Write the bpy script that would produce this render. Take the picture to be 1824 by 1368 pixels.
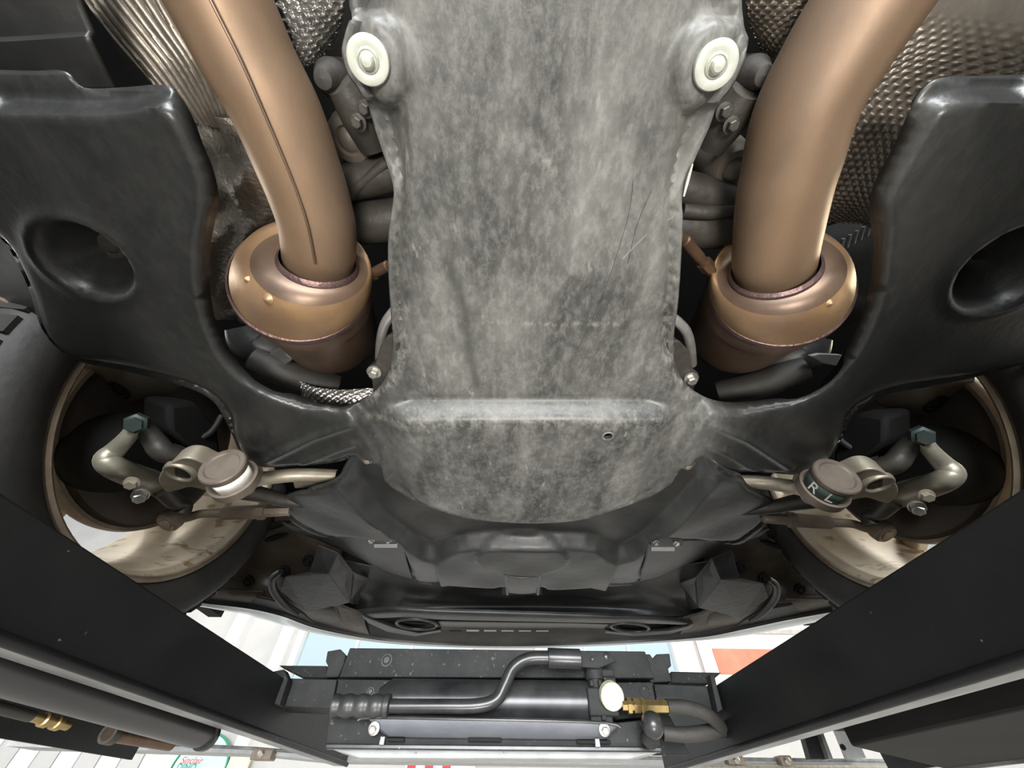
import bpy, bmesh, math, random
import numpy as np
from mathutils import Vector, Matrix
from mathutils.geometry import delaunay_2d_cdt
from mathutils.bvhtree import BVHTree

for o in list(bpy.data.objects):
    bpy.data.objects.remove(o)
scene = bpy.context.scene
COL = scene.collection
random.seed(7)
rng = np.random.RandomState(7)

# ------------------------------------------------------------------ camera
W, H, FPX = 1824, 1368, 660.0
PITCH, YAW, ROLL, CZ = 0.86824, 0.00555, 0.01239, 1.30     # camera 1.3 m above the floor, looking up and forward
_f = np.array([math.sin(YAW)*math.cos(PITCH), math.cos(YAW)*math.cos(PITCH), math.sin(PITCH)])
_r = np.array([math.cos(YAW), -math.sin(YAW), 0.0])
_u = np.cross(_r, _f)
_c, _s = math.cos(ROLL), math.sin(ROLL)
R_, U_ = _c*_r + _s*_u, -_s*_r + _c*_u
cd = bpy.data.cameras.new('camera'); cam = bpy.data.objects.new('camera', cd); COL.objects.link(cam)
cd.sensor_width = 36.0; cd.lens = FPX/W*36.0; cd.clip_start = 0.01; cd.clip_end = 200
m = Matrix.Identity(4)
for i in range(3):
    m[i][0], m[i][1], m[i][2] = R_[i], U_[i], -_f[i]
m[2][3] = CZ
cam.matrix_world = m
scene.camera = cam

# ------------------------------------------------------------------ light
EXPO = 0.22
vs = scene.view_settings
vs.view_transform = 'Standard'; vs.look = 'None'; vs.gamma = 1.0; vs.use_curve_mapping = False; vs.exposure = EXPO
world = bpy.data.worlds.new('daylight'); scene.world = world; world.use_nodes = True
wn = world.node_tree.nodes; wn['Background'].inputs[0].default_value = (0.80, 0.93, 1.0, 1); wn['Background'].inputs[1].default_value = 1.0

def area(name, loc, aim, sx, sy, power, col=(1, 1, 1)):
    l = bpy.data.lights.new(name, 'AREA'); l.shape = 'RECTANGLE'; l.size = sx; l.size_y = sy; l.energy = power; l.color = col
    o = bpy.data.objects.new(name, l); COL.objects.link(o); o.location = loc
    o.rotation_euler = (Vector(aim)-Vector(loc)).to_track_quat('-Z', 'Y').to_euler()
    return o
area('underside_fill', (0.05, -0.75, 0.12), (0.04, 0.22, 1.7), 0.55, 0.35, 6.2, (1.0, 0.96, 0.90)).data.spread = math.radians(75)  # unseen fill lamp, added at floor level to brighten the underside
area('bay_door_daylight', (0.0, -5.4, 1.6), (0, 0, 1.3), 4.2, 2.4, 880, (0.95, 0.98, 1.0))
area('ceiling_tube_light', (-2.6, 1.5, 4.1), (-2.6, 1.5, 0), 0.3, 4.0, 45, (1.0, 0.97, 0.92))
area('ceiling_tube_light', (2.6, 1.5, 4.1), (2.6, 1.5, 0), 0.3, 4.0, 45, (1.0, 0.97, 0.92))
area('ceiling_tube_light', (0, 3.6, 4.1), (0, 3.6, 0), 4.0, 0.3, 45, (1.0, 0.97, 0.92))
area('rim_barrel_fill', (-5.6, 0.9, 3.9), (-0.75, 0.56, 1.55), 1.6, 1.0, 85, (1.0, 0.93, 0.82))  # warm lamp added to light the left rim barrel; this wall is solid
area('rim_barrel_fill', (5.6, 0.9, 3.9), (0.80, 0.56, 1.55), 1.6, 1.0, 115, (1.0, 0.88, 0.62))  # same added lamp for the right rim, warmer for its golden patch

# ------------------------------------------------------------------ pixel -> place
def ray(px, py):
    return _f + (px-W/2)/FPX*R_ + (H/2-py)/FPX*U_
def pt(px, py, h):
    d = ray(px, py); v = d*(h/d[2]); return np.array([v[0], v[1], v[2]+CZ])
def ptX(px, py, X):
    d = ray(px, py); v = d*(X/d[0]); return np.array([v[0], v[1], v[2]+CZ])
def ptY(px, py, Y):
    d = ray(px, py); v = d*(Y/d[1]); return np.array([v[0], v[1], v[2]+CZ])
def pts(L):
    return [pt(*p) for p in L]
def mirror(P):                                       # across the car's own centre plane
    P = np.array(P, float); Q = P.copy(); Q[..., 0] = 2*(0.020+0.024*P[..., 1]) - P[..., 0]; return Q

# ------------------------------------------------------------------ materials
def nodes(name):
    mt = bpy.data.materials.new(name); mt.use_nodes = True
    nt = mt.node_tree; return mt, nt, nt.nodes['Principled BSDF']
def mat(name, col, rough=0.5, metal=0.0, var=None, vscale=12.0, amount=0.5, stretch=(1, 1, 1), bump=0.0, bscale=80.0, detail=6.0, spec=0.5, coat=0.0, speck=None, speck_scale=160, speck_thr=0.62, rvar=0.0):
    mt, nt, b = nodes(name)
    b.inputs['Base Color'].default_value = (*col, 1); b.inputs['Roughness'].default_value = rough; b.inputs['Metallic'].default_value = metal
    b.inputs['Specular IOR Level'].default_value = spec; b.inputs['Coat Weight'].default_value = coat
    tc = nt.nodes.new('ShaderNodeTexCoord')
    mp = nt.nodes.new('ShaderNodeMapping'); mp.inputs['Scale'].default_value = stretch
    nt.links.new(tc.outputs['Object'], mp.inputs[0])
    src = None
    if var:
        n = nt.nodes.new('ShaderNodeTexNoise'); n.inputs['Scale'].default_value = vscale; n.inputs['Detail'].default_value = detail; n.inputs['Roughness'].default_value = 0.62
        nt.links.new(mp.outputs[0], n.inputs['Vector'])
        cr = nt.nodes.new('ShaderNodeValToRGB'); cr.color_ramp.elements[0].position = 0.5-0.22*(1.3-amount); cr.color_ramp.elements[1].position = 0.5+0.22*(1.6-amount)
        cr.color_ramp.elements[0].color = (*col, 1); cr.color_ramp.elements[1].color = (*var, 1)
        nt.links.new(n.outputs[0], cr.inputs[0]); src = cr.outputs[0]
        if rvar:
            mr = nt.nodes.new('ShaderNodeMapRange'); mr.inputs['To Min'].default_value = rough-rvar; mr.inputs['To Max'].default_value = rough+rvar
            mr.inputs['From Min'].default_value = 0.3; mr.inputs['From Max'].default_value = 0.7
            nt.links.new(n.outputs[0], mr.inputs[0]); nt.links.new(mr.outputs[0], b.inputs['Roughness'])
    if speck:
        n2 = nt.nodes.new('ShaderNodeTexNoise'); n2.inputs['Scale'].default_value = speck_scale; n2.inputs['Detail'].default_value = 3
        nt.links.new(mp.outputs[0], n2.inputs['Vector'])
        r2 = nt.nodes.new('ShaderNodeValToRGB'); r2.color_ramp.elements[0].position = speck_thr; r2.color_ramp.elements[1].position = speck_thr+0.08
        nt.links.new(n2.outputs[0], r2.inputs[0])
        mx = nt.nodes.new('ShaderNodeMix'); mx.data_type = 'RGBA'
        nt.links.new(r2.outputs[0], mx.inputs[0])
        if src: nt.links.new(src, mx.inputs[6])
        else: mx.inputs[6].default_value = (*col, 1)
        mx.inputs[7].default_value = (*speck, 1); src = mx.outputs[2]
    if src: nt.links.new(src, b.inputs['Base Color'])
    if bump:
        n3 = nt.nodes.new('ShaderNodeTexNoise'); n3.inputs['Scale'].default_value = bscale; n3.inputs['Detail'].default_value = 4
        nt.links.new(mp.outputs[0], n3.inputs['Vector'])
        bp = nt.nodes.new('ShaderNodeBump'); bp.inputs['Strength'].default_value = bump; bp.inputs['Distance'].default_value = 0.004
        nt.links.new(n3.outputs[0], bp.inputs['Height']); nt.links.new(bp.outputs[0], b.inputs['Normal'])
    return mt

def tray_material():
    """black moulded plastic with dried road dust: streaks along the car, blotches, pale pits"""
    mt, nt, b = nodes('dusty_black_plastic'); N = nt.nodes.new; L = nt.links.new
    tc = N('ShaderNodeTexCoord')
    def noise(scale, st, det=6.0, ro=0.6):
        mp = N('ShaderNodeMapping'); mp.inputs['Scale'].default_value = st; L(tc.outputs['Object'], mp.inputs[0])
        n = N('ShaderNodeTexNoise'); n.inputs['Scale'].default_value = scale; n.inputs['Detail'].default_value = det; n.inputs['Roughness'].default_value = ro
        L(mp.outputs[0], n.inputs['Vector']); return n.outputs[0]
    def ramp(v, a, c):
        r = N('ShaderNodeMapRange'); r.inputs['From Min'].default_value = a; r.inputs['From Max'].default_value = c; r.interpolation_type = 'SMOOTHSTEP'; L(v, r.inputs[0]); return r.outputs[0]
    def math_(op, a, c):
        q = N('ShaderNodeMath'); q.operation = op
        for i, v in enumerate((a, c)):
            if isinstance(v, (int, float)): q.inputs[i].default_value = v
            else: L(v, q.inputs[i])
        return q.outputs[0]
    streak = ramp(noise(16, (1, 0.16, 1), 5), 0.40, 0.72)
    blotch = ramp(noise(9, (1, 0.7, 1), 8, 0.7), 0.26, 0.66)
    fine = ramp(noise(95, (1, 0.55, 1), 5, 0.75), 0.40, 0.68)
    pits = ramp(noise(70, (1, 0.35, 1), 2), 0.66, 0.76)
    # dust mask, strongest mid-tray; it also paints in the light falloff towards the wings
    sep = N('ShaderNodeSeparateXYZ'); L(tc.outputs['Object'], sep.inputs[0])
    ax = math_('ABSOLUTE', math_('SUBTRACT', sep.outputs[0], 0.0), 0)
    mid = ramp(math_('ADD', ax, math_('MULTIPLY', noise(7, (1, 1, 1), 4), 0.10)), 0.36, 0.20)
    dust = math_('MULTIPLY', math_('ADD', math_('MULTIPLY', streak, 0.35), math_('ADD', math_('MULTIPLY', blotch, 0.45), math_('MULTIPLY', fine, 0.32))), math_('ADD', math_('MULTIPLY', mid, 0.90), 0.10))
    mx = N('ShaderNodeMix'); mx.data_type = 'RGBA'; L(dust, mx.inputs[0]); mx.inputs[6].default_value = (0.013, 0.0135, 0.0135, 1); mx.inputs[7].default_value = (0.225, 0.222, 0.205, 1)
    m2 = N('ShaderNodeMix'); m2.data_type = 'RGBA'; L(math_('MULTIPLY', math_('MULTIPLY', pits, mid), 0.55), m2.inputs[0]); L(mx.outputs[2], m2.inputs[6]); m2.inputs[7].default_value = (0.30, 0.29, 0.26, 1)
    at_ = N('ShaderNodeAttribute'); at_.attribute_name = 'drip_shade'
    m3 = N('ShaderNodeMix'); m3.data_type = 'RGBA'; L(math_('MULTIPLY', at_.outputs['Fac'], 0.62), m3.inputs[0]); L(m2.outputs[2], m3.inputs[6]); m3.inputs[7].default_value = (0.030, 0.031, 0.029, 1)
    a2 = N('ShaderNodeAttribute'); a2.attribute_name = 'chalk_highlight'
    m4 = N('ShaderNodeMix'); m4.data_type = 'RGBA'; L(math_('MULTIPLY', math_('MULTIPLY', a2.outputs['Fac'], fine), 0.6), m4.inputs[0]); L(m3.outputs[2], m4.inputs[6]); m4.inputs[7].default_value = (0.34, 0.33, 0.29, 1)
    L(m4.outputs[2], b.inputs['Base Color'])
    rr = N('ShaderNodeMapRange'); rr.inputs['To Min'].default_value = 0.30; rr.inputs['To Max'].default_value = 0.60; L(dust, rr.inputs[0]); L(rr.outputs[0], b.inputs['Roughness'])
    bp = N('ShaderNodeBump'); bp.inputs['Strength'].default_value = 0.12; bp.inputs['Distance'].default_value = 0.003; L(noise(140, (1, 0.6, 1), 4), bp.inputs['Height']); L(bp.outputs[0], b.inputs['Normal'])
    return mt

M = dict(
    tray=tray_material(),
    plastic=mat('matt_black_plastic', (0.015, 0.0155, 0.016), 0.38, var=(0.044, 0.044, 0.042), vscale=10, amount=0.5, bump=0.15, bscale=60),
    tubegrey=mat('dull_grey_tube_paint', (0.035, 0.034, 0.036), 0.36, 0.2, var=(0.06, 0.058, 0.058), vscale=8, stretch=(1, 0.4, 1)),
    duct=mat('dull_black_plastic', (0.010, 0.010, 0.011), 0.45, var=(0.034, 0.034, 0.033), vscale=14, amount=0.5, bump=0.3, bscale=60),
    crumpled=mat('crumpled_foil', (0.27, 0.24, 0.20), 0.44, 0.55, var=(0.10, 0.085, 0.07), vscale=16, amount=0.5, bump=1.0, bscale=120),
    archgrey=mat('arch_plate_grey', (0.075, 0.066, 0.052), 0.5, 0.2, var=(0.12, 0.10, 0.08), vscale=12),
    knuckle=mat('dull_cast_aluminium', (0.33, 0.30, 0.235), 0.42, 0.4, var=(0.16, 0.15, 0.115), vscale=14, amount=0.5, bump=0.15, bscale=90),
    liner=mat('liner_plastic_muddy', (0.026, 0.023, 0.020), 0.34, var=(0.120, 0.090, 0.062), vscale=7, amount=0.6, bump=0.3, bscale=50, speck=(0.3, 0.27, 0.22), speck_scale=210, speck_thr=0.70),
    rubber=mat('tyre_rubber', (0.014, 0.014, 0.013), 0.62, var=(0.045, 0.040, 0.034), vscale=9, amount=0.5, bump=0.2, bscale=90),
    blackpaint=mat('black_painted_steel', (0.005, 0.0055, 0.0065), 0.48, var=(0.014, 0.014, 0.014), vscale=6, amount=0.5, spec=0.3, bump=0.08, bscale=60, speck=(0.22, 0.22, 0.21), speck_scale=130, speck_thr=0.745),
    jackpaint=mat('speckled_black_paint', (0.016, 0.0165, 0.017), 0.55, spec=0.12, var=(0.034, 0.034, 0.033), vscale=14, amount=0.5, bump=0.12, bscale=120, speck=(0.10, 0.098, 0.09), speck_scale=170, speck_thr=0.66),
    wornpaint=mat('worn_flange_paint', (0.045, 0.045, 0.047), 0.35, 0.3, var=(0.35, 0.35, 0.34), vscale=16, amount=0.55, stretch=(1, 0.3, 1), bump=0.1),
    cylinder=mat('cylinder_black_gloss', (0.012, 0.012, 0.013), 0.28, 0.2, var=(0.05, 0.05, 0.05), vscale=20, amount=0.4, speck=(0.5, 0.48, 0.44), speck_scale=120, speck_thr=0.76),
    exhaust=mat('heat_tinted_steel', (0.285, 0.185, 0.113), 0.52, 0.5, var=(0.15, 0.108, 0.082), vscale=8, amount=0.5, stretch=(1, 0.5, 1), bump=0.10, bscale=45, rvar=0.10),
    cat=mat('golden_heat_tinted_steel', (0.42, 0.255, 0.115), 0.42, 0.6, var=(0.24, 0.155, 0.11), vscale=13, amount=0.4, bump=0.10, bscale=70, rvar=0.08),
    catbody=mat('brown_heat_tinted_steel', (0.20, 0.125, 0.080), 0.42, 0.6, var=(0.11, 0.078, 0.06), vscale=10, amount=0.5, bump=0.08, bscale=50),
    weld=mat('purple_tinted_weld', (0.20, 0.125, 0.115), 0.45, 0.8, var=(0.12, 0.08, 0.08), vscale=40, amount=0.5, bump=0.3, bscale=200),
    copper=mat('sensor_copper', (0.17, 0.10, 0.06), 0.45, 0.6, var=(0.09, 0.055, 0.035), vscale=40),
    foil=mat('heat_shield_foil', (0.30, 0.265, 0.22), 0.42, 0.6, var=(0.13, 0.11, 0.09), vscale=14, amount=0.5, bump=0.25, bscale=70, rvar=0.08),
    foilwhite=mat('bright_foil', (0.62, 0.61, 0.58), 0.30, 0.85, var=(0.28, 0.27, 0.26), vscale=18, amount=0.4, bump=0.15, bscale=90),
    alu=mat('cast_aluminium', (0.42, 0.375, 0.295), 0.42, 0.4, var=(0.24, 0.20, 0.145), vscale=22, amount=0.5, bump=0.15, bscale=90),
    steel=mat('dull_rusty_steel', (0.30, 0.25, 0.195), 0.5, 0.25, var=(0.17, 0.13, 0.095), vscale=26, amount=0.5, bump=0.2, bscale=110),
    caststeel=mat('dark_cast_metal', (0.032, 0.030, 0.027), 0.5, 0.3, var=(0.075, 0.067, 0.055), vscale=16, amount=0.45, bump=0.25, bscale=80),
    dark=mat('underbody_black', (0.008, 0.008, 0.008), 0.7, var=(0.016, 0.015, 0.014), vscale=8, spec=0.15),
    rim=mat('dusty_alloy', (0.62, 0.55, 0.43), 0.40, 0.25, var=(0.40, 0.30, 0.19), vscale=9, amount=0.45, stretch=(0.5, 1, 1), bump=0.12, bscale=60, speck=(0.30, 0.20, 0.11), speck_scale=44, speck_thr=0.58),
    rimlip=mat('grimy_alloy_lip', (0.34, 0.275, 0.20), 0.42, 0.5, var=(0.15, 0.105, 0.07), vscale=14, amount=0.5, bump=0.2, bscale=80),
    shieldplate=mat('brake_shield_brown', (0.030, 0.027, 0.024), 0.55, 0.4, var=(0.070, 0.050, 0.036), vscale=10, amount=0.5),
    zinc=mat('white_zinc', (0.62, 0.63, 0.56), 0.42, 0.35, var=(0.45, 0.46, 0.40), vscale=60, amount=0.4, bump=0.05),
    bolt=mat('bright_bolt', (0.50, 0.49, 0.45), 0.35, 0.8, var=(0.4, 0.38, 0.34), vscale=60),
    brass=mat('brass', (0.45, 0.33, 0.14), 0.34, 0.85, var=(0.25, 0.18, 0.08), vscale=60),
    cream=mat('cream_cap', (0.66, 0.64, 0.50), 0.5, 0.1, var=(0.40, 0.36, 0.22), vscale=120, amount=0.4, detail=3),
    teal=mat('teal_marking_paint', (0.022, 0.055, 0.052), 0.5, 0.3, var=(0.06, 0.06, 0.05), vscale=40),
    capbrown=mat('ball_joint_cap', (0.13, 0.105, 0.085), 0.5, 0.4, var=(0.20, 0.165, 0.13), vscale=30, bump=0.1),
    labelwhite=mat('pale_sticker', (0.72, 0.70, 0.66), 0.5, var=(0.45, 0.42, 0.38), vscale=50),
    labelgreen=mat('dark_green_sticker', (0.020, 0.035, 0.026), 0.5),
    tube=mat('bright_metal_tube', (0.62, 0.60, 0.58), 0.32, 0.7, var=(0.4, 0.38, 0.36), vscale=30),
    silver=mat('silver_car_paint', (0.50, 0.54, 0.55), 0.16, 0.6, coat=0.6, speck=(0.06, 0.055, 0.05), speck_scale=120, speck_thr=0.72),
    greyblue=mat('blue_grey_guard', (0.12, 0.13, 0.155), 0.38, 0.4, var=(0.20, 0.205, 0.22), vscale=12, amount=0.4, stretch=(1, 1, 3)),
    palelight=mat('pale_panel', (0.42, 0.43, 0.42), 0.45, 0.1, var=(0.28, 0.28, 0.28), vscale=18, speck=(0.05, 0.05, 0.05), speck_scale=90, speck_thr=0.70),
    wall=mat('white_wall_paint', (0.50, 0.49, 0.48), 0.6, var=(0.42, 0.42, 0.42), vscale=3),
    white=mat('white_frame_paint', (0.74, 0.74, 0.74), 0.45, var=(0.68, 0.68, 0.68), vscale=5),
    paleblue=mat('pale_blue_blind', (0.50, 0.72, 0.82), 0.4, var=(0.62, 0.80, 0.86), vscale=5),
    palepink=mat('pale_pink_panel', (0.70, 0.55, 0.50), 0.5, var=(0.78, 0.68, 0.64), vscale=4),
    redband=mat('red_fascia', (0.55, 0.16, 0.10), 0.5, var=(0.62, 0.25, 0.17), vscale=5),
    red=mat('red_letter_paint', (0.62, 0.03, 0.03), 0.5), green=mat('green_letter_paint', (0.02, 0.25, 0.12), 0.5),
    signblue=mat('sign_pale_cyan', (0.45, 0.72, 0.76), 0.4, var=(0.55, 0.78, 0.80), vscale=6),
    signyellow=mat('sign_pale_yellow', (0.78, 0.74, 0.42), 0.5, var=(0.82, 0.80, 0.56), vscale=6),
    palegreen=mat('pale_green_panel', (0.58, 0.64, 0.42), 0.5, var=(0.66, 0.70, 0.50), vscale=6),
    concrete=mat('garage_concrete', (0.42, 0.41, 0.39), 0.7, var=(0.32, 0.31, 0.30), vscale=2.5, bump=0.1, bscale=30),
    rope=mat('steel_cable', (0.40, 0.37, 0.28), 0.5, 0.5, var=(0.2, 0.18, 0.14), vscale=90, stretch=(3, 1, 1)),
)
def glass_material():
    mt, nt, b = nodes('window_glass')
    tr = nt.nodes.new('ShaderNodeBsdfTransparent'); tr.inputs[0].default_value = (0.93, 0.97, 0.98, 1)
    gl = nt.nodes.new('ShaderNodeBsdfGlossy'); gl.inputs['Roughness'].default_value = 0.03
    mx = nt.nodes.new('ShaderNodeMixShader'); mx.inputs[0].default_value = 0.08
    nt.links.new(tr.outputs[0], mx.inputs[1]); nt.links.new(gl.outputs[0], mx.inputs[2]); nt.links.new(mx.outputs[0], nt.nodes['Material Output'].inputs[0])
    return mt
M['glass'] = glass_material()

# ------------------------------------------------------------------ object helpers
WLOC = {}
def tag(o, label, cat, group=None):
    o['label'] = label; o['category'] = cat
    if group: o['group'] = group
    return o
def thing(name, label, cat, loc, group=None):
    o = bpy.data.objects.new(name, None); COL.objects.link(o); o.empty_display_size = 0.05
    o.location = tuple(float(v) for v in loc); WLOC[o.name] = np.array(loc, float)
    return tag(o, label, cat, group)
def struct(o):
    o['kind'] = 'structure'; return o
def obj(name, V, Fc, material, parent=None, smooth=35, bevel=0.0, seg=2, solid=0.0, label=None):
    V = np.array(V, float)
    c = (V.min(0)+V.max(0))/2
    me = bpy.data.meshes.new(name)
    me.from_pydata([tuple(v) for v in (V-c)], [], [tuple(f) for f in Fc]); me.update()
    me.materials.append(M[material] if isinstance(material, str) else material)
    if smooth:
        me.polygons.foreach_set('use_smooth', [True]*len(me.polygons))
        try: me.set_sharp_from_angle(angle=math.radians(smooth))
        except Exception: pass
    o = bpy.data.objects.new(name, me); COL.objects.link(o)
    WLOC[o.name] = c.copy()
    if parent is not None:
        o.parent = parent; o.location = tuple(c-WLOC[parent.name])
    else:
        o.location = tuple(c)
    if solid:
        md = o.modifiers.new('thickness', 'SOLIDIFY'); md.thickness = solid; md.offset = -1.0
    if bevel:
        md = o.modifiers.new('soft_edges', 'BEVEL'); md.width = bevel; md.segments = seg; md.limit_method = 'ANGLE'; md.angle_limit = math.radians(32)
        md.harden_normals = False
    if label: o['label'] = label
    return o
class MB:
    """collects shapes that belong to ONE part"""
    def __init__(s): s.V = []; s.F = []
    def add(s, V, Fc):
        n = len(s.V); s.V += [tuple(map(float, v)) for v in V]; s.F += [tuple(i+n for i in f) for f in Fc]; return s
    def build(s, name, material, parent=None, **k): return obj(name, s.V, s.F, material, parent, **k)
def frame(d):
    d = np.array(d, float); d /= np.linalg.norm(d)
    a = np.array([0, 0, 1.0]) if abs(d[2]) < 0.9 else np.array([1.0, 0, 0])
    x = np.cross(a, d); x /= np.linalg.norm(x); return x, np.cross(d, x), d
def catmull(P, n, closed=False):
    P = np.array(P, float); out = []
    N = len(P); segs = N if closed else N-1
    for i in range(segs):
        if closed: p0, p1, p2, p3 = P[(i-1) % N], P[i], P[(i+1) % N], P[(i+2) % N]
        else: p0, p1, p2, p3 = P[max(i-1, 0)], P[i], P[i+1], P[min(i+2, N-1)]
        for k in range(n):
            t = k/n
            out.append(0.5*((2*p1)+(-p0+p2)*t+(2*p0-5*p1+4*p2-p3)*t*t+(-p0+3*p1-3*p2+p3)*t**3))
    if not closed: out.append(P[-1])
    return np.array(out)
def tube(P, r, n=20, sub=6, cap=True):
    """swept round bar through points P; r one radius or one per point"""
    P = np.array(P, float); r = np.full(len(P), r) if np.isscalar(r) else np.array(r, float)
    if sub > 1 and len(P) > 2:
        Q = catmull(np.column_stack([P, r]), sub); P, r = Q[:, :3], Q[:, 3]
    T = np.gradient(P, axis=0); T /= np.linalg.norm(T, axis=1)[:, None]
    x, y, _ = frame(T[0]); V = []; Fc = []
    for i in range(len(P)):
        x = x - T[i]*np.dot(x, T[i]); x /= np.linalg.norm(x); y = np.cross(T[i], x)
        for k in range(n):
            a = 2*math.pi*k/n; V.append(P[i]+r[i]*(math.cos(a)*x+math.sin(a)*y))
    for i in range(len(P)-1):
        for k in range(n):
            a, b = i*n+k, i*n+(k+1) % n; Fc.append((a, b, b+n, a+n))
    if cap:
        Fc.append(tuple(range(n-1, -1, -1))); Fc.append(tuple(range((len(P)-1)*n, len(P)*n)))
    return V, Fc
def lathe(origin, axis, prof, n=40, cap=True):
    """prof: list of (distance along axis, radius)"""
    x, y, d = frame(axis); o = np.array(origin, float); V = []; Fc = []
    for (t, r) in prof:
        for k in range(n):
            a = 2*math.pi*k/n; V.append(o+d*t+r*(math.cos(a)*x+math.sin(a)*y))
    for i in range(len(prof)-1):
        for k in range(n):
            a, b = i*n+k, i*n+(k+1) % n; Fc.append((a, b, b+n, a+n))
    if cap:
        if prof[0][1] > 1e-5: Fc.append(tuple(range(n-1, -1, -1)))
        if prof[-1][1] > 1e-5: Fc.append(tuple(range((len(prof)-1)*n, len(prof)*n)))
    return V, Fc
def loft(sections, n=48, cap=True):
    """sections: (centre, axis, radius), skewed cones and cans"""
    V = []; Fc = []
    x0, y0, _ = frame(sections[0][1])
    for c, d, r in sections:
        d = np.array(d, float); d /= np.linalg.norm(d); x = x0-d*np.dot(x0, d); x /= np.linalg.norm(x); y = np.cross(d, x)
        for k in range(n):
            a = 2*math.pi*k/n; V.append(np.array(c)+r*(math.cos(a)*x+math.sin(a)*y))
    for i in range(len(sections)-1):
        for k in range(n):
            a, b = i*n+k, i*n+(k+1) % n; Fc.append((a, b, b+n, a+n))
    if cap:
        Fc.append(tuple(range(n-1, -1, -1))); Fc.append(tuple(range((len(sections)-1)*n, len(sections)*n)))
    return V, Fc
BOXF = [(0, 1, 3, 2), (4, 6, 7, 5), (0, 4, 5, 1), (2, 3, 7, 6), (0, 2, 6, 4), (1, 5, 7, 3)]
def box(x0, x1, y0, y1, z0, z1):
    return [(x, y, z) for x in (x0, x1) for y in (y0, y1) for z in (z0, z1)], BOXF
def boxpx(x0, y0, x1, y1, Y, dy):
    """upright box whose near face covers these picture points at distance Y in front of the camera"""
    ym, xm = (y0+y1)/2, (x0+x1)/2
    return box(ptY(x0, ym, Y)[0], ptY(x1, ym, Y)[0], Y, Y+dy, ptY(xm, y1, Y)[2], ptY(xm, y0, Y)[2])
def prism(P, vec):
    """closed polygon P swept by vec"""
    P = [np.array(p, float) for p in P]; n = len(P); v = np.array(vec, float)
    V = P+[p+v for p in P]
    return V, [tuple(range(n)), tuple(range(2*n-1, n-1, -1))]+[(i, i+n, (i+1) % n+n, (i+1) % n) for i in range(n)]
def fix_normals(o):
    bm = bmesh.new(); bm.from_mesh(o.data); bmesh.ops.recalc_face_normals(bm, faces=bm.faces); bm.to_mesh(o.data); bm.free(); return o
def net(rows, nu=12, nv=12, relief=None, world_pts=False):
    """smooth surface through a grid of control points (px, py, height over camera); relief(u, v) pushes down"""
    G = np.array([[p if world_pts else pt(*p) for p in r] for r in rows], float)
    A = np.array([catmull(r, nu) for r in G])
    B = np.array([catmull(A[:, j], nv) for j in range(A.shape[1])]).transpose(1, 0, 2)
    a, b = B.shape[:2]
    if relief:
        for i in range(a):
            for j in range(b):
                B[i, j, 2] -= relief(j/(b-1), i/(a-1))
    V = B.reshape(-1, 3); Fc = []
    for i in range(a-1):
        for j in range(b-1):
            k = i*b+j; Fc.append((k, k+1, k+b+1, k+b))
    v0, v1, v2 = V[Fc[len(Fc)//2][0]], V[Fc[len(Fc)//2][1]], V[Fc[len(Fc)//2][2]]
    nrm = np.cross(v1-v0, v2-v0); mid = V.mean(0)-np.array([0, 0, CZ])
    if np.dot(nrm, mid) > 0: Fc = [f[::-1] for f in Fc]        # outside faces the open side underneath
    return V, Fc
def inside(P, poly):
    x, y = P[:, 0], P[:, 1]; c = np.zeros(len(P), bool); n = len(poly)
    for i in range(n):
        x1, y1 = poly[i]; x2, y2 = poly[(i+1) % n]
        if y1 == y2: continue
        k = ((y1 > y) != (y2 > y)) & (x < (x2-x1)*(y-y1)/(y2-y1)+x1); c ^= k
    return c
def segdist(P, poly, closed=True):
    d = np.full(len(P), 9.0); n = len(poly)
    for i in range(n if closed else n-1):
        a, b = poly[i], poly[(i+1) % n]; ab = b-a; L = ab@ab+1e-12
        t = np.clip(((P-a)@ab)/L, 0, 1); q = P-(a+t[:, None]*ab); d = np.minimum(d, np.hypot(q[:, 0], q[:, 1]))
    return d
def sdist(P, poly):
    d = segdist(P, poly); return np.where(inside(P, poly), d, -d)
def sstep(x, a, b):
    t = np.clip((x-a)/(b-a), 0, 1); return t*t*(3-2*t)
def flat(L, h, n=1, closed=False):
    q = np.array([pt(x, y, h)[:2] for x, y in L]); return catmull(q, n, closed) if n > 1 else q
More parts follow.
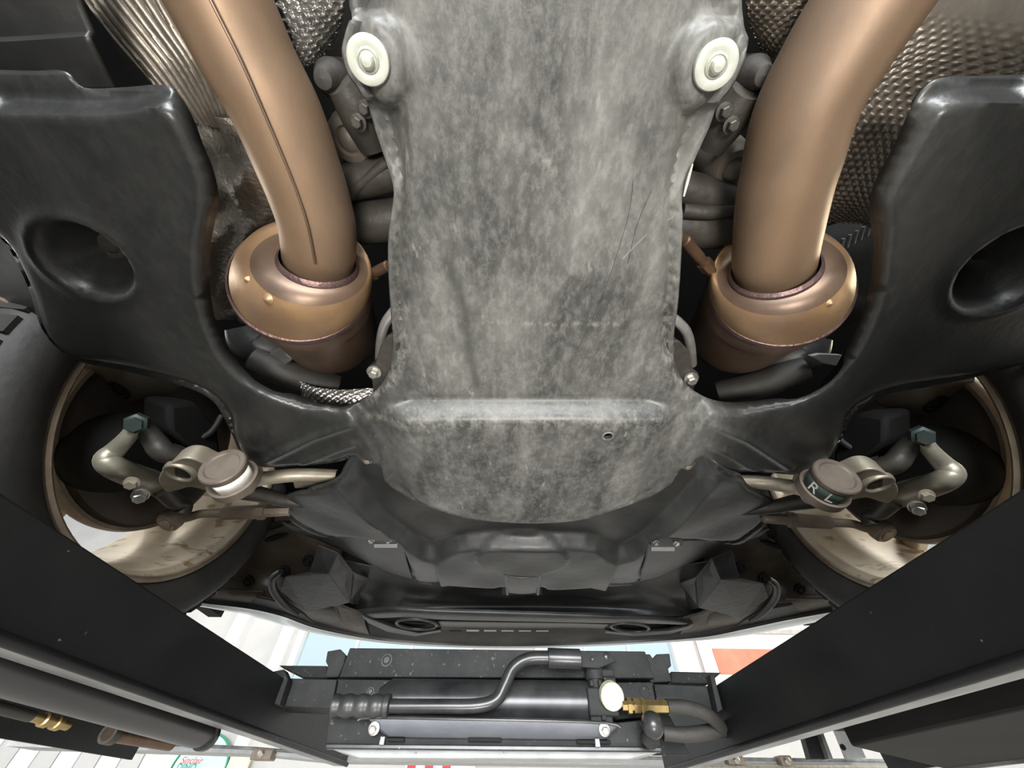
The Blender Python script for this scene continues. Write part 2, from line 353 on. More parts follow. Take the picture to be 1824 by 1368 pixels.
def sheet(outline, h0, hfun, spacing, holes=(), smooth_n=4):
    """moulded sheet: outline given in picture points, height field hfun(XY) over the camera"""
    px = catmull(np.array(outline, float), smooth_n, True) if smooth_n > 1 else np.array(outline, float)
    def settle(px):
        h = np.full(len(px), h0)
        for _ in range(18):
            q = np.array([pt(p[0], p[1], hh) for p, hh in zip(px, h)]); h = 0.55*h+0.45*hfun(q[:, :2])
        return q[:, :2]
    ring = settle(px); hl = [settle(np.array(hh, float)) for hh in holes]
    lo, hi = ring.min(0), ring.max(0)
    gx = np.arange(lo[0], hi[0], spacing); gy = np.arange(lo[1], hi[1], spacing*0.87)
    G = np.array([(x+(spacing/2 if j % 2 else 0), y) for j, y in enumerate(gy) for x in gx])
    G = G[inside(G, ring)]; G = G[segdist(G, ring) > spacing*0.45]
    for r in hl: G = G[~inside(G, r)]; G = G[segdist(G, r) > spacing*0.3]
    P = [Vector(p) for p in ring]; E_ = [(i, (i+1) % len(ring)) for i in range(len(ring))]
    for r in hl:
        n = len(P); P += [Vector(p) for p in r]; E_ += [(n+i, n+(i+1) % len(r)) for i in range(len(r))]
    P += [Vector(p) for p in G]
    vo, eo, fo = delaunay_2d_cdt(P, E_, [], 0, 1e-6)[:3]
    vo = np.array([tuple(v) for v in vo]); fo = np.array([f for f in fo if len(f) == 3])
    cen = vo[fo].mean(1); keep = inside(cen, ring)
    for r in hl: keep &= ~inside(cen, r)
    fo = fo[keep]
    a, b, c = vo[fo[:, 0]], vo[fo[:, 1]], vo[fo[:, 2]]
    up = ((b-a)[:, 0]*(c-a)[:, 1]-(b-a)[:, 1]*(c-a)[:, 0]) > 0
    fo = [tuple(f[::-1]) if u else tuple(f) for f, u in zip(fo.tolist(), up)]
    z = hfun(vo)+CZ
    return np.column_stack([vo, z]), fo
def hexbolt(p, axis, r, hgt, name, material, parent, flange=1.5):
    mb = MB(); mb.add(*lathe(p, axis, [(0, r*flange), (hgt*0.3, r*flange), (hgt*0.34, r*1.2)], 24)); mb.add(*lathe(p, axis, [(hgt*0.3, r), (hgt*0.9, r), (hgt, r*0.82)], 6))
    return fix_normals(mb.build(name, material, parent, smooth=30))
DOWN = (0, 0, -1)

#==STRUCTURE==
# ------------------------------------------------------------------ garage shell
V, Fc = box(-6, 6, -6, 6, -0.1, 0.0); struct(obj('floor', V, Fc, 'concrete', smooth=0))
V, Fc = box(-6, 6, -6, 6, 4.3, 4.4); struct(obj('ceiling', V, Fc, 'wall', smooth=0))
V, Fc = box(-6.1, -6, -6, 6, 0, 4.3); struct(obj('wall_left', V, Fc, 'wall', smooth=0))
V, Fc = box(6, 6.1, -6, 6, 0, 4.3); struct(obj('wall_right', V, Fc, 'wall', smooth=0))
YW = 4.6
def wbox(x0, x1, z0, z1, y0=YW, y1=YW+0.12): return box(x0, x1, y0, y1, z0, z1)
mb = MB()
for a in ((-6, -2.92, 0, 4.3), (-2.78, -2.37, 0, 4.3), (-2.25, -2.2, 0, 4.3), (-2.2, -0.35, 0, 1.92), (-2.2, -0.35, 3.6, 4.3), (-0.35, 0.3, 0, 4.3), (0.3, 1.8, 0, 1.92), (0.3, 1.8, 3.6, 4.3), (1.95, 6, 0, 4.3)): mb.add(*wbox(*a))
front = struct(mb.build('wall_front', 'wall', smooth=0))
# siding boards on the lower left of the front wall
xb = -4.6
for k in range(11):
    w = 0.185
    if not (-2.93 < xb+w and xb < -2.24): pass
    V, Fc = box(xb+0.006, xb+w-0.006, YW-0.02, YW, 0.9, 1.92); obj('board', V, Fc, 'wall' if k % 2 else 'white', front, smooth=0)
    xb += w
V, Fc = box(-5.3, -4.62, YW-0.03, YW, 0.9, 2.2); obj('panel', V, Fc, 'palegreen', front, smooth=0)
for i, (a, b) in enumerate(((-2.92, -2.78), (-2.37, -2.25), (1.80, 1.95))):
    V, Fc = box(a, b, YW-0.06, YW+0.12, 0, 4.3); o = struct(obj('trim_%d' % (i+1), V, Fc, 'white', smooth=0, bevel=0.006))
for i, (a, b) in enumerate(((-2.2, -0.35), (0.3, 1.8))):
    win = thing('window_%d' % (i+1), 'wide daylight window in the white front wall %s' % ('left of the jack' if i == 0 else 'right of the jack'), 'window', ((a+b)/2, YW, 1.92)); struct(win)
    mb = MB()
    for q in ((a, a+0.06, 1.92, 3.6), (b-0.06, b, 1.92, 3.6), (a, b, 1.92, 1.99), (a, b, 3.53, 3.6)): mb.add(*wbox(*q, YW-0.02, YW+0.1))
    mb.build('window_frame', 'white', win, smooth=0)
    xs = np.linspace(a+0.06, b-0.06, 4)
    for j in range(3):
        V, Fc = wbox(xs[j]+0.012, xs[j+1]-0.012, 1.99, 3.53, YW+0.03, YW+0.036); obj('pane', V, Fc, 'glass', win, smooth=0)
        if j: V, Fc = wbox(xs[j]-0.012, xs[j]+0.012, 1.99, 3.53, YW+0.01, YW+0.06); obj('mullion', V, Fc, 'white', win, smooth=0)
    for z in (2.28, 2.62): V, Fc = wbox(a+0.06, b-0.06, z, z+0.025, YW+0.045, YW+0.07); obj('glazing_bar', V, Fc, 'paleblue', win, smooth=0)
fas = thing('wall_banner', 'pale pink banner with a red band on the front wall beyond the right runway', 'banner', (2.75, YW-0.03, 2.05))
V, Fc = wbox(2.0, 3.5, 2.05, 3.0, YW-0.03, YW); obj('sheet', V, Fc, 'palepink', fas, smooth=0)
V, Fc = wbox(2.14, 3.5, 2.27, 2.48, YW-0.045, YW-0.028); obj('red_band', V, Fc, 'redband', fas, smooth=0)
V, Fc = wbox(2.62, 3.3, 2.62, 2.66, YW-0.045, YW-0.028); obj('grey_line', V, Fc, 'palelight', fas, smooth=0)
rs = thing('striped_sign', 'red and white striped board low on the front wall below the jack', 'sign', (-0.7, YW-0.03, 1.45))
V, Fc = wbox(-0.85, -0.25, 1.45, 1.62, YW-0.03, YW); sbd = obj('board', V, Fc, 'white', rs, smooth=0)
for k in range(3):
    V, Fc = wbox(-0.83+k*0.15, -0.76+k*0.15, 1.46, 1.615, YW-0.04, YW-0.028); obj('red_stripe', V, Fc, 'red', sbd, smooth=0)

# round petrol sign, lower left
sc = ptY(352, 1372, 4.5)
sg = thing('round_sign', 'round pale blue sign with red script lettering, low left under the runway', 'sign', sc)
V, Fc = lathe(sc+np.array([0, 0.03, 0]), (0, 1, 0), [(-0.03, 0.205), (-0.033, 0.215), (-0.02, 0.22), (0, 0.22)], 64); sdisc = obj('disc', V, Fc, 'signblue', sg)
V, Fc = lathe(sc+np.array([0, 0.02, 0]), (0, 1, 0), [(-0.028, 0.221), (-0.028, 0.231), (0.0, 0.231), (0.0, 0.221), (-0.028, 0.221)], 64, cap=False); obj('rim', V, Fc, 'green', sg)
V, Fc = box(sc[0]+0.235, sc[0]+0.40, 4.49, 4.52, sc[2]-0.25, sc[2]+0.13); obj('side_panel', V, Fc, 'signyellow', sg, smooth=0)
def text_part(name, body, centre, size, xdir, ydir, material, parent, depth=0.001, shear=0.0):
    cu = bpy.data.curves.new(name, 'FONT'); cu.body = body; cu.size = size; cu.extrude = depth; cu.align_x = 'CENTER'; cu.align_y = 'CENTER'; cu.shear = shear
    t = bpy.data.objects.new(name, cu); COL.objects.link(t)
    me = bpy.data.meshes.new_from_object(t.evaluated_get(bpy.context.evaluated_depsgraph_get()))
    bpy.data.objects.remove(t); bpy.data.curves.remove(cu)
    x = np.array(xdir, float); x /= np.linalg.norm(x); y = np.array(ydir, float); y -= x*np.dot(x, y); y /= np.linalg.norm(y); z = np.cross(x, y)
    V = [np.array(centre)+x*v.co.x+y*v.co.y+z*v.co.z for v in me.vertices]; Fc = [tuple(p.vertices) for p in me.polygons]
    bpy.data.meshes.remove(me)
    return obj(name, V, Fc, material, parent, smooth=0)
text_part('lettering', 'Sinclair', ptY(341, 1355, 4.465), 0.062, (1, 0, 0), (0, 0, 1), 'red', sdisc, shear=0.25)
text_part('lettering', 'DINO', ptY(331, 1367.5, 4.465), 0.062, (1, 0, 0), (0, 0, 1), 'green', sdisc, shear=0.1)

# ------------------------------------------------------------------ lift runways (C-channels with a lip at the foot)
def runway(side, label):
    X = -0.377 if side < 0 else 0.362
    zt, zb = CZ+0.155, CZ+(0.088 if side < 0 else 0.079)
    y0, y1 = -1.6, 1.27 if side < 0 else 1.20
    out = 0.52*side
    t = thing('lift_runway', label, 'runway', (X+out/2, (y0+y1)/2, zb), 'lift runways')
    w = 0.008*side
    V, Fc = prism([(X, y0, zb), (X+w, y0, zb), (X+w, y0, zt), (X, y0, zt)], (0, y1-y0, 0)); fix_normals(obj('inner_web', V, Fc, 'blackpaint', t, smooth=0, bevel=0.002))
    V, Fc = prism([(X+w, y0, zt-0.008), (X+out, y0, zt-0.008), (X+out, y0, zt), (X+w, y0, zt)], (0, y1-y0, 0)); fix_normals(obj('deck_plate', V, Fc, 'blackpaint', t, smooth=0))
    V, Fc = prism([(X+out-w, y0, zb), (X+out, y0, zb), (X+out, y0, zt-0.008), (X+out-w, y0, zt-0.008)], (0, y1-y0, 0)); fix_normals(obj('outer_web', V, Fc, 'blackpaint', t, smooth=0))
    L = 0.030*side
    V, Fc = prism([(X, y0, zb-0.006), (X+L, y0, zb-0.006), (X+L, y0, zb), (X, y0, zb)], (0, y1-y0, 0)); fix_normals(obj('foot_flange', V, Fc, 'wornpaint', t, smooth=0, bevel=0.0015))
    V, Fc = tube([(X-0.001*side, y0, zb-0.003), (X-0.001*side, y1, zb-0.003)], 0.0045, 12, 1); obj('weld_bead', V, Fc, 'blackpaint', t)
    return t, X, zt, zb
rl, XL, ZTL, ZBL = runway(-1, 'black steel lift runway under the left front wheel')
rr, XR, ZTR, ZBR = runway(1, 'black steel lift runway under the right front wheel')
# crossbar tube hung under the left deck and the big box under the right deck
t = thing('rail_tube', 'thick dark rounded tube running beneath the left runway', 'tube', ptX(100, 1230, XL-0.11))
A, B = ptX(372, 1312, XL-0.075), ptX(-10, 1195, XL-0.14)
A, B = ptX(368, 1311, XL-0.07), ptX(60, 1212, XL-0.07); B = A+(B-A)*4.0
V, Fc = tube([B, A-(A-B)*0.02, A], [0.016, 0.016, 0.012], 28, 1); obj('barrel', V, Fc, 'tubegrey', t); rtube = t
V, Fc = lathe(A, A-B, [(-0.004, 0.017), (0.004, 0.017), (0.010, 0.012), (0.02, 0.008)], 28); obj('end_cap', V, Fc, 'cylinder', t)
t = thing('rail_box', 'black box girder hanging under the right runway', 'beam', (0.60, 0.5, CZ+0.03))
V, Fc = prism([(XR+0.10, -1.2, CZ+0.068), (XR+0.10, 0.68, CZ+0.068), (XR+0.43, 0.95, CZ+0.068), (XR+0.43, -1.2, CZ+0.068)], (0, 0, 0.077)); fix_normals(obj('body', V, Fc, 'dark', t, smooth=0, bevel=0.003))
V, Fc = box(XR+0.43, XR+0.437, -1.2, 0.95, CZ+0.064, CZ+0.10); obj('lower_rim', V, Fc, 'wornpaint', t, smooth=0)

rp = rtube
A, B = ptX(192, 1306, XL-0.16), ptX(305, 1326, XL-0.16)
obj('rusty_pipe', *tube([A, A+(B-A)*0.5, B], 0.008, 16, 1), 'copper', rp)
obj('collar', *lathe(A, B-A, [(0, 0.011), (0.015, 0.011)], 16), 'caststeel', rp)

# front cross member of the lift, low and far
cb = thing('lift_crossbeam', 'pale worn crossbeam of the lift under the jack, spanning the whole width', 'beam', (0, 1.32, CZ+0.06))
V, Fc = prism([(-1.25, 1.30, CZ+0.126), (-0.62, 1.30, CZ+0.110), (-0.45, 1.30, CZ+0.102), (1.15, 1.30, CZ+0.103), (1.15, 1.30, CZ+0.109), (-0.45, 1.30, CZ+0.108), (-0.62, 1.30, CZ+0.116), (-1.25, 1.30, CZ+0.134)], (0, 0.12, 0)); fix_normals(obj('upper_rail', V, Fc, 'wornpaint', cb, smooth=0, bevel=0.002))
V, Fc = prism([(-1.25, 1.31, CZ+0.112), (-0.62, 1.31, CZ+0.104), (-0.45, 1.31, CZ+0.094), (1.15, 1.31, CZ+0.093), (1.15, 1.31, CZ+0.103), (-0.45, 1.31, CZ+0.102), (-0.62, 1.31, CZ+0.110), (-1.25, 1.31, CZ+0.126)], (0, 0.09, 0)); fix_normals(obj('back_web', V, Fc, 'palelight', cb, smooth=0))
for (x, w) in ((-0.62, 0.05), (-0.43, 0.035), (0.55, 0.04), (0.68, 0.03)):
    V, Fc = box(x, x+w, 1.285, 1.32, CZ+0.092, CZ+0.112); obj('clamp', V, Fc, 'steel', cb, smooth=0, bevel=0.003)
    V, Fc = lathe((x+w/2, 1.287, CZ+0.102), (0, -1, 0), [(0, 0.008), (0.006, 0.008), (0.008, 0.005)], 6); obj('bolt', V, Fc, 'bolt', cb)
lk = tube([(0.42, 1.28, CZ+0.088), (0.75, 1.29, CZ+0.090), (1.1, 1.29, CZ+0.092)], 0.0055, 10, 4)
tag(obj('lift_cable', lk[0], lk[1], 'rope'), 'twisted steel lift cable behind the right runway, low right', 'cable')
bp = thing('bracket_plate', 'pale bracket plate with a round hole beside the right girder', 'bracket', ptY(1525, 1325, 1.2))
V, Fc = prism([ptY(x, y, 1.2) for x, y in ((1488, 1298), (1520, 1300), (1543, 1350), (1510, 1352))], (0, 0.012, 0)); fix_normals(obj('plate', V, Fc, 'palelight', bp, smooth=0))
V, Fc = lathe(ptY(1501, 1331, 1.2)+np.array([0, -0.003, 0]), (0, 1, 0), [(0, 0.0055), (0.004, 0.0055)], 20); obj('hole', V, Fc, 'dark', bp)
sp_ = thing('strut_bar', 'dark upright strut below the right runway, left of the pale bracket', 'strut', ptY(1450, 1320, 1.18))
V, Fc = prism([ptY(x, y, 1.18) for x, y in ((1428, 1296), (1456, 1294), (1482, 1352), (1444, 1352))], (0, 0.02, 0)); fix_normals(obj('bar', V, Fc, 'blackpaint', sp_, smooth=0))
V, Fc = prism([ptY(x, y, 1.165) for x, y in ((1457, 1296), (1463, 1296), (1484, 1352), (1477, 1352))], (0, 0.03, 0)); fix_normals(obj('edge', V, Fc, 'wornpaint', sp_, smooth=0))
hf = thing('hose_fitting', 'brass hydraulic fitting beneath the left runway tube', 'fitting', (XL-0.21, 0.28, CZ+0.10))
p0, p1 = ptX(56, 1276, XL-0.10), ptX(122, 1293, XL-0.10)
V, Fc = lathe(p0, p1-p0, [(0, 0.004), (0.014, 0.004), (0.015, 0.006), (0.022, 0.006), (0.023, 0.0045), (0.03, 0.0045), (0.031, 0.006), (0.038, 0.006), (0.039, 0.004), (0.05, 0.004)], 12); obj('coupling', V, Fc, 'brass', hf)
V, Fc = tube([p0+(p0-p1)*4, p0], 0.0045, 12, 1); obj('hose', V, Fc, 'rubber', hf)

# ------------------------------------------------------------------ bridge jack between the runways
YJ = 0.80
jk = thing('bridge_jack', 'black speckled hydraulic bridge jack spanning between the two runways', 'jack', (0, YJ, CZ+0.06))
def jbox(name, x0, y0, x1, y1, Y, dy, mt='jackpaint', parent=jk, bev=0.0025):
    V, Fc = boxpx(x0, y0, x1, y1, Y, dy); return obj(name, V, Fc, mt, parent, smooth=30, bevel=bev)
def jpoly(name, L, Y, dy, mt='jackpaint', parent=jk, bev=0.0015):
    V, Fc = prism([ptY(x, y, Y) for x, y in L], (0, dy, 0)); return fix_normals(obj(name, V, Fc, mt, parent, smooth=30, bevel=bev))
jpoly('upper_beam', [(623, 1154), (1149, 1160), (1166, 1208), (604, 1206)], YJ+0.02, 0.10)
jpoly('saddle_post', [(583, 1160), (606, 1156), (616, 1166), (612, 1184), (602, 1206), (578, 1207), (584, 1186), (580, 1178)], YJ+0.03, 0.05)
jpoly('saddle_post', [(1150, 1165), (1158, 1165), (1163, 1173), (1169, 1165), (1193, 1164), (1196, 1186), (1190, 1190), (1197, 1214), (1160, 1216), (1148, 1190)], YJ+0.03, 0.05)
jpoly('middle_plate', [(602, 1207), (734, 1208), (734, 1215), (1164, 1217), (1164, 1262), (590, 1262)], YJ+0.06, 0.05)
jpoly('mount_plate', [(600, 1209), (733, 1211), (732, 1218), (695, 1222), (672, 1240), (668, 1262), (590, 1265)], YJ+0.03, 0.03)
jpoly('right_plate', [(1090, 1215), (1164, 1215), (1172, 1275), (1095, 1282)], YJ+0.03, 0.03); jpoly('rear_wall', [(600, 1240), (1175, 1240), (1230, 1345), (600, 1345)], YJ+0.10, 0.01)
for (n, L) in (('slide_arm', [(514, 1208), (600, 1210), (590, 1262), (497, 1258)]), ('slide_arm', [(1165, 1218), (1268, 1222), (1280, 1266), (1172, 1258)])): jpoly(n, L, YJ+0.02, 0.06)
for (n, L) in (('end_bracket', [(484, 1196), (506, 1192), (513, 1209), (497, 1257), (486, 1253)]), ('end_bracket', [(1264, 1201), (1272, 1200), (1288, 1264), (1279, 1268)])): jpoly(n, L, YJ-0.005, 0.02)
jpoly('back_bar', [(496, 1185), (583, 1186), (580, 1207), (540, 1207)], YJ+0.10, 0.03)
jpoly('back_bar', [(1195, 1196), (1285, 1198), (1262, 1218), (1197, 1216)], YJ+0.10, 0.03)
for (px, py, r) in ((689, 1176, 0.0098), (660, 1232, 0.0062)):
    c = ptY(px, py, YJ+0.02 if py < 1200 else YJ+0.03)
    s = obj('socket_screw', *lathe(c, (0, -1, 0), [(-0.002, r), (0.001, r), (0.001, r*0.8), (-0.004, r*0.72), (-0.004, r*0.55), (0.002, r*0.5), (0.002, 0.0001)], 24), 'cylinder', jk)
c = ptY(1149, 1232, YJ+0.03); obj('round_recess', *lathe(c, (0, -1, 0), [(-0.001, 0.0095), (0.0012, 0.0095), (0.0012, 0.008), (-0.001, 0.0075)], 28), 'jackpaint', jk)
# hydraulic cylinder
c0, c1 = ptY(694, 1250, YJ+0.025), ptY(1052, 1254, YJ+0.025); L = np.linalg.norm(c1-c0)
obj('cylinder', *lathe(c0, c1-c0, [(-0.018, 0.0), (-0.018, 0.020), (0, 0.0315), (0.004, 0.0315), (L*0.995, 0.0315)], 48), 'cylinder', jk)
obj('cylinder_collar', *lathe(c0+(c1-c0)*0.985, c1-c0, [(0, 0.033), (0.006, 0.033)], 48), 'cylinder', jk)
# pump block
pblk = jbox('pump_block', 1048, 1224, 1100, 1276, YJ-0.012, 0.05)
jbox('pump_foot', 1052, 1272, 1092, 1290, YJ-0.008, 0.045)
o = obj('pump_barrel', *lathe(ptY(1062, 1228, YJ+0.005), ptY(1058, 1190, YJ+0.005)-ptY(1062, 1228, YJ+0.005), [(0, 0.013), (0.012, 0.013), (0.012, 0.016), (0.034, 0.016), (0.034, 0.011), (0.05, 0.011)], 28), 'jackpaint', jk)
jbox('pump_lug', 1072, 1191, 1094, 1206, YJ-0.006, 0.025)
jbox('pump_lug', 1076, 1205, 1098, 1226, YJ-0.004, 0.02)
jbox('pin', 1051, 1211, 1057, 1222, YJ-0.014, 0.006, parent=pblk, bev=0.001); jbox('pin', 1066, 1211, 1072, 1222, YJ-0.014, 0.006, parent=pblk, bev=0.001); jbox('pin', 1072, 1273, 1080, 1283, YJ-0.014, 0.006, parent=pblk, bev=0.001)
lvp = jpoly('lever_plate', [(1032, 1159), (1082, 1160), (1088, 1165), (1098, 1178), (1077, 1186), (1066, 1190), (1034, 1188)], YJ-0.02, 0.006)
for (px, py, r) in ((1080, 1169, 0.0048), (1055, 1175, 0.0032)): obj('rivet', *lathe(ptY(px, py, YJ-0.02), (0, -1, 0), [(0, r), (0.002, r), (0.003, r*0.6), (0.003, 0.0001)], 20), 'cylinder', lvp)
# release disc
d = obj('release_disc', *lathe(ptY(1091, 1241, YJ-0.024), (0.05, -0.75, -0.35), [(-0.012, 0.019), (0, 0.019), (0.0015, 0.0175), (0.0015, 0.0001)], 40), 'cream', jk, label='round cream disc with speckled face')
# bent pump handle: a thing that lifts out of its sleeve
hd = thing('pump_handle', 'bent black pump handle with ribbed rubber grip across the jack cylinder', 'handle', ptY(860, 1255, YJ-0.03))
hp = [ptY(x, y, YJ-0.028) for x, y in ((690, 1258), (780, 1258), (850, 1257), (884, 1246), (900, 1218), (914, 1190), (940, 1174), (980, 1172), (1034, 1173))]
obj('shaft', *tube(hp, 0.0095, 24, 8), 'cylinder', hd)
obj('sleeve', *lathe(ptY(976, 1172, YJ-0.028), ptY(1036, 1174, YJ-0.028)-ptY(976, 1172, YJ-0.028), [(0, 0.0138), (0.002, 0.0145), (0.055, 0.0145), (0.056, 0.0135)], 32), 'cylinder', hd)
g0, g1 = ptY(593, 1257, YJ-0.028), ptY(696, 1258, YJ-0.028); gl = np.linalg.norm(g1-g0)
prof = [(0, 0.010)]
for i in range(60):
    tt = i/59; rr_ = 0.0155-0.0022*abs(math.sin(tt*math.pi*4.0))**3*(1 if tt < 0.9 else 0); prof.append((0.002+tt*(gl-0.004), rr_))
prof.append((gl, 0.0095)); obj('grip', *lathe(g0, g1-g0, prof, 32), 'plastic', hd)
# lower tray and pale guard strip
jpoly('lower_tray', [(586, 1266), (668, 1266), (1068, 1290), (1168, 1280), (1179, 1336), (580, 1326)], YJ+0.0, 0.09)
jpoly('front_lip', [(580, 1324), (1179, 1330), (1179, 1340), (579, 1334)], YJ-0.006, 0.01, 'cylinder')
jpoly('underside', [(590, 1334), (1176, 1339), (1120, 1352), (640, 1350)], YJ+0.03, 0.06, 'palelight')
gs = thing('guard_strip', 'long pale blue-grey metal strip bolted along the foot of the jack', 'strip', ptY(880, 1300, YJ-0.02))
V, Fc = net([[(*q,) for q in r] for r in (
    [ptY(x, y, YJ-0.028) for x, y in ((655, 1279), (800, 1281), (960, 1284), (1104, 1290))],
    [ptY(x, y, YJ-0.020) for x, y in ((672, 1298), (800, 1299), (960, 1301), (1090, 1305))],
    [ptY(x, y, YJ-0.004) for x, y in ((690, 1314), (800, 1316), (960, 1318), (1080, 1319))])], 8, 4, world_pts=True)
gst = obj('strip', V, Fc, 'greyblue', gs, solid=0.003)
obj('top_edge', *tube([ptY(x, y, YJ-0.029) for x, y in ((637, 1283), (662, 1278), (800, 1280), (960, 1283), (1082, 1288), (1106, 1296))], 0.0022, 8, 3), 'cylinder', gs)
for (px, py) in ((667, 1301), (1076, 1303)): hexbolt(ptY(px, py-4, YJ-0.024), (0, -0.9, -0.3), 0.0055, 0.012, 'bolt', 'bolt', gst)
for (x0, x1, y) in ((690, 720, 1317), (834, 893, 1317), (1028, 1088, 1321)): jbox('slot', x0, y-3, x1, y+4, YJ-0.0095, 0.004, 'dark', bev=0.001)
for (px, py) in ((680, 1318), (1064, 1322)): jbox('clip', px-4, py-7, px+5, py+9, YJ-0.012, 0.006, 'wornpaint', bev=0.001)
# control lever with ball knob
kn = thing('lever_knob', 'glossy black ball knob on a short lever at the right end of the jack', 'knob', ptY(1162, 1310, YJ-0.03))
kc = ptY(1162, 1291, YJ-0.045)
obj('ball', *lathe(kc, (0, 0, -1), [(-0.0165*math.cos(a), max(0.0165*math.sin(a), 1e-4)) for a in np.linspace(0, math.pi, 20)], 28), 'cylinder', kn)
obj('stem', *tube([kc, ptY(1156, 1318, YJ-0.02)], [0.009, 0.013], 20, 1), 'jackpaint', kn)
# hose with brass coupling
hs = thing('hydraulic_hose', 'black hydraulic hose with brass coupling curving behind the right runway', 'hose', ptY(1200, 1265, YJ-0.02))
a, b = ptY(1108, 1257, YJ-0.018), ptY(1188, 1259, YJ-0.018); L = np.linalg.norm(b-a)
obj('coupling', *lathe(a, b-a, [(0, 0.007), (0.008, 0.007), (0.008, 0.0115), (0.014, 0.0115), (0.014, 0.007), (0.018, 0.007), (0.018, 0.0105), (0.028, 0.0105), (0.029, 0.0085), (0.032, 0.0115), (0.036, 0.0115), (0.037, 0.0090), (L, 0.0088)], 6), 'brass', hs)
obj('hose', *tube([b, ptY(1225, 1261, YJ-0.015), ptY(1262, 1274, YJ-0.005), ptY(1285, 1296, YJ+0.02)], 0.0100, 20, 8), 'rubber', hs)
obj('hose', *tube([ptY(1180, 1305, YJ+0.02), ptY(1230, 1308, YJ+0.02), ptY(1300, 1297, YJ+0.03)], 0.0100, 20, 6), 'rubber', hs)
# ------------------------------------------------------------------ car: dark floor pan over everything
pan = thing('floor_pan', 'black floor pan of the car above the exhaust and suspension', 'car body', (0.02, 0, CZ+0.70))
V, Fc = box(-0.565, 0.635, -2.2, 1.30, CZ+0.70, CZ+0.74); obj('floor_skin', V, Fc, 'dark', pan, smooth=0)
for (a, b) in ((-0.92, -0.565), (0.635, 0.96)):
    V, Fc = box(a, b, -2.2, 0.12, CZ+0.66, CZ+0.70); obj('floor_skin', V, Fc, 'dark', pan, smooth=0)
    V, Fc = box(a, b, 0.10, 1.30, CZ+0.88, CZ+0.90); obj('arch_roof', V, Fc, 'dark', pan, smooth=0)
    V, Fc = box(a, b, 0.10, 0.12, CZ+0.42, CZ+0.90); obj('arch_rear', V, Fc, 'dark', pan, smooth=0)
    V, Fc = box(a, b, 1.02, 1.04, CZ+0.46, CZ+0.90); obj('arch_front', V, Fc, 'dark', pan, smooth=0)
for sgn in (-1, 1):
    X = -0.90 if sgn < 0 else 0.94
    V, Fc = box(X-0.02, X+0.02, 0.98, 1.30, CZ+0.40, CZ+0.90); obj('wing_skin', V, Fc, 'dark', pan, smooth=0)
    V, Fc = box(X-0.02, X+0.02, 0.10, 0.98, CZ+0.78, CZ+0.90); obj('wing_skin', V, Fc, 'dark', pan, smooth=0)
    V, Fc = box(X-0.02, X+0.02, -2.2, 0.12, CZ+0.32, CZ+0.74); obj('sill_skin', V, Fc, 'dark', pan, smooth=0)
    X2 = -0.56 if sgn < 0 else 0.63
    V, Fc = box(X2-0.02, X2+0.02, 0.10, 1.15, CZ+0.56, CZ+0.90); obj('inner_arch', V, Fc, 'dark', pan, smooth=0)
V, Fc = box(-0.9, 0.94, 1.26, 1.30, CZ+0.42, CZ+0.74); obj('front_panel', V, Fc, 'dark', pan, smooth=0)

# ------------------------------------------------------------------ big moulded undertray
XC = 0.026
LEFT = [(627, 35), (619, 62), (613, 95), (622, 130), (642, 160), (657, 190), (674, 245), (697, 316), (702, 355), (697, 400), (694, 440), (695, 500), (699, 560), (702, 600), (700, 630), (692, 662), (676, 688), (650, 710), (612, 724),
        (582, 720), (545, 708), (493, 690), (446, 664), (414, 633), (395, 597), (381, 558), (373, 499), (375, 439), (388, 370), (389, 340), (378, 296), (362, 258), (345, 212), (320, 170), (290, 151), (225, 155), (147, 156), (116, 127), (60, 126), (-60, 127), (-160, 160),
        (-170, 300), (-60, 390), (0, 424), (30, 468), (55, 526), (71, 578), (91, 609), (114, 629), (146, 645), (185, 653), (237, 664), (292, 678), (339, 692), (371, 708), (391, 728), (410, 767), (426, 803), (440, 826), (460, 832), (510, 831), (560, 828), (606, 822), (632, 814)]
PLATE = [(650, 826), (668, 826), (680, 834), (684, 852), (700, 871), (740, 893), (800, 915), (850, 927), (940, 932), (1030, 928), (1080, 913), (1150, 889), (1190, 867), (1206, 846), (1214, 836), (1234, 834)]
RIGHT = [(1250, 814), (1278, 838), (1357, 841), (1428, 847), (1445, 846), (1459, 834), (1483, 810), (1503, 775), (1526, 735), (1558, 712), (1597, 698), (1657, 688), (1735, 672), (1824, 649), (1930, 620), (1985, 540),
         (1985, 250), (1930, 135), (1824, 133), (1740, 135), (1678, 138), (1649, 155), (1622, 193), (1593, 257), (1562, 316), (1549, 355), (1550, 395), (1556, 426), (1552, 493), (1542, 538), (1526, 578), (1507, 625), (1483, 657), (1451, 682), (1412, 700), (1361, 711), (1317, 716), (1278, 714), (1246, 702), (1218, 680), (1203, 649), (1198, 621), (1199, 589), (1205, 550), (1209, 499), (1213, 420), (1214, 380), (1216, 345), (1234, 292), (1264, 225), (1278, 186), (1309, 140), (1333, 78), (1326, 48), (1321, 0), (1321, -70)]
TOP = [(1435, -500), (1930, -2400), (1900, -2500), (240, -2500), (205, -2400), (542, -500), (623, -70), (623, 0)]     # the tunnel runs on behind the camera
OUT = LEFT+PLATE+RIGHT+TOP
H0 = 0.372
ring0 = flat(OUT, H0, 4, True)
wl = flat([(-300, 190), (0, 190), (130, 194), (215, 192), (255, 182), (288, 180), (314, 194), (336, 225), (352, 262), (367, 298), (377, 340), (374, 385), (364, 430), (361, 500), (369, 560), (383, 604), (404, 642), (440, 676), (490, 702), (545, 722), (640, 745), (660, 900), (300, 960), (-400, 800)], H0, 3, True)
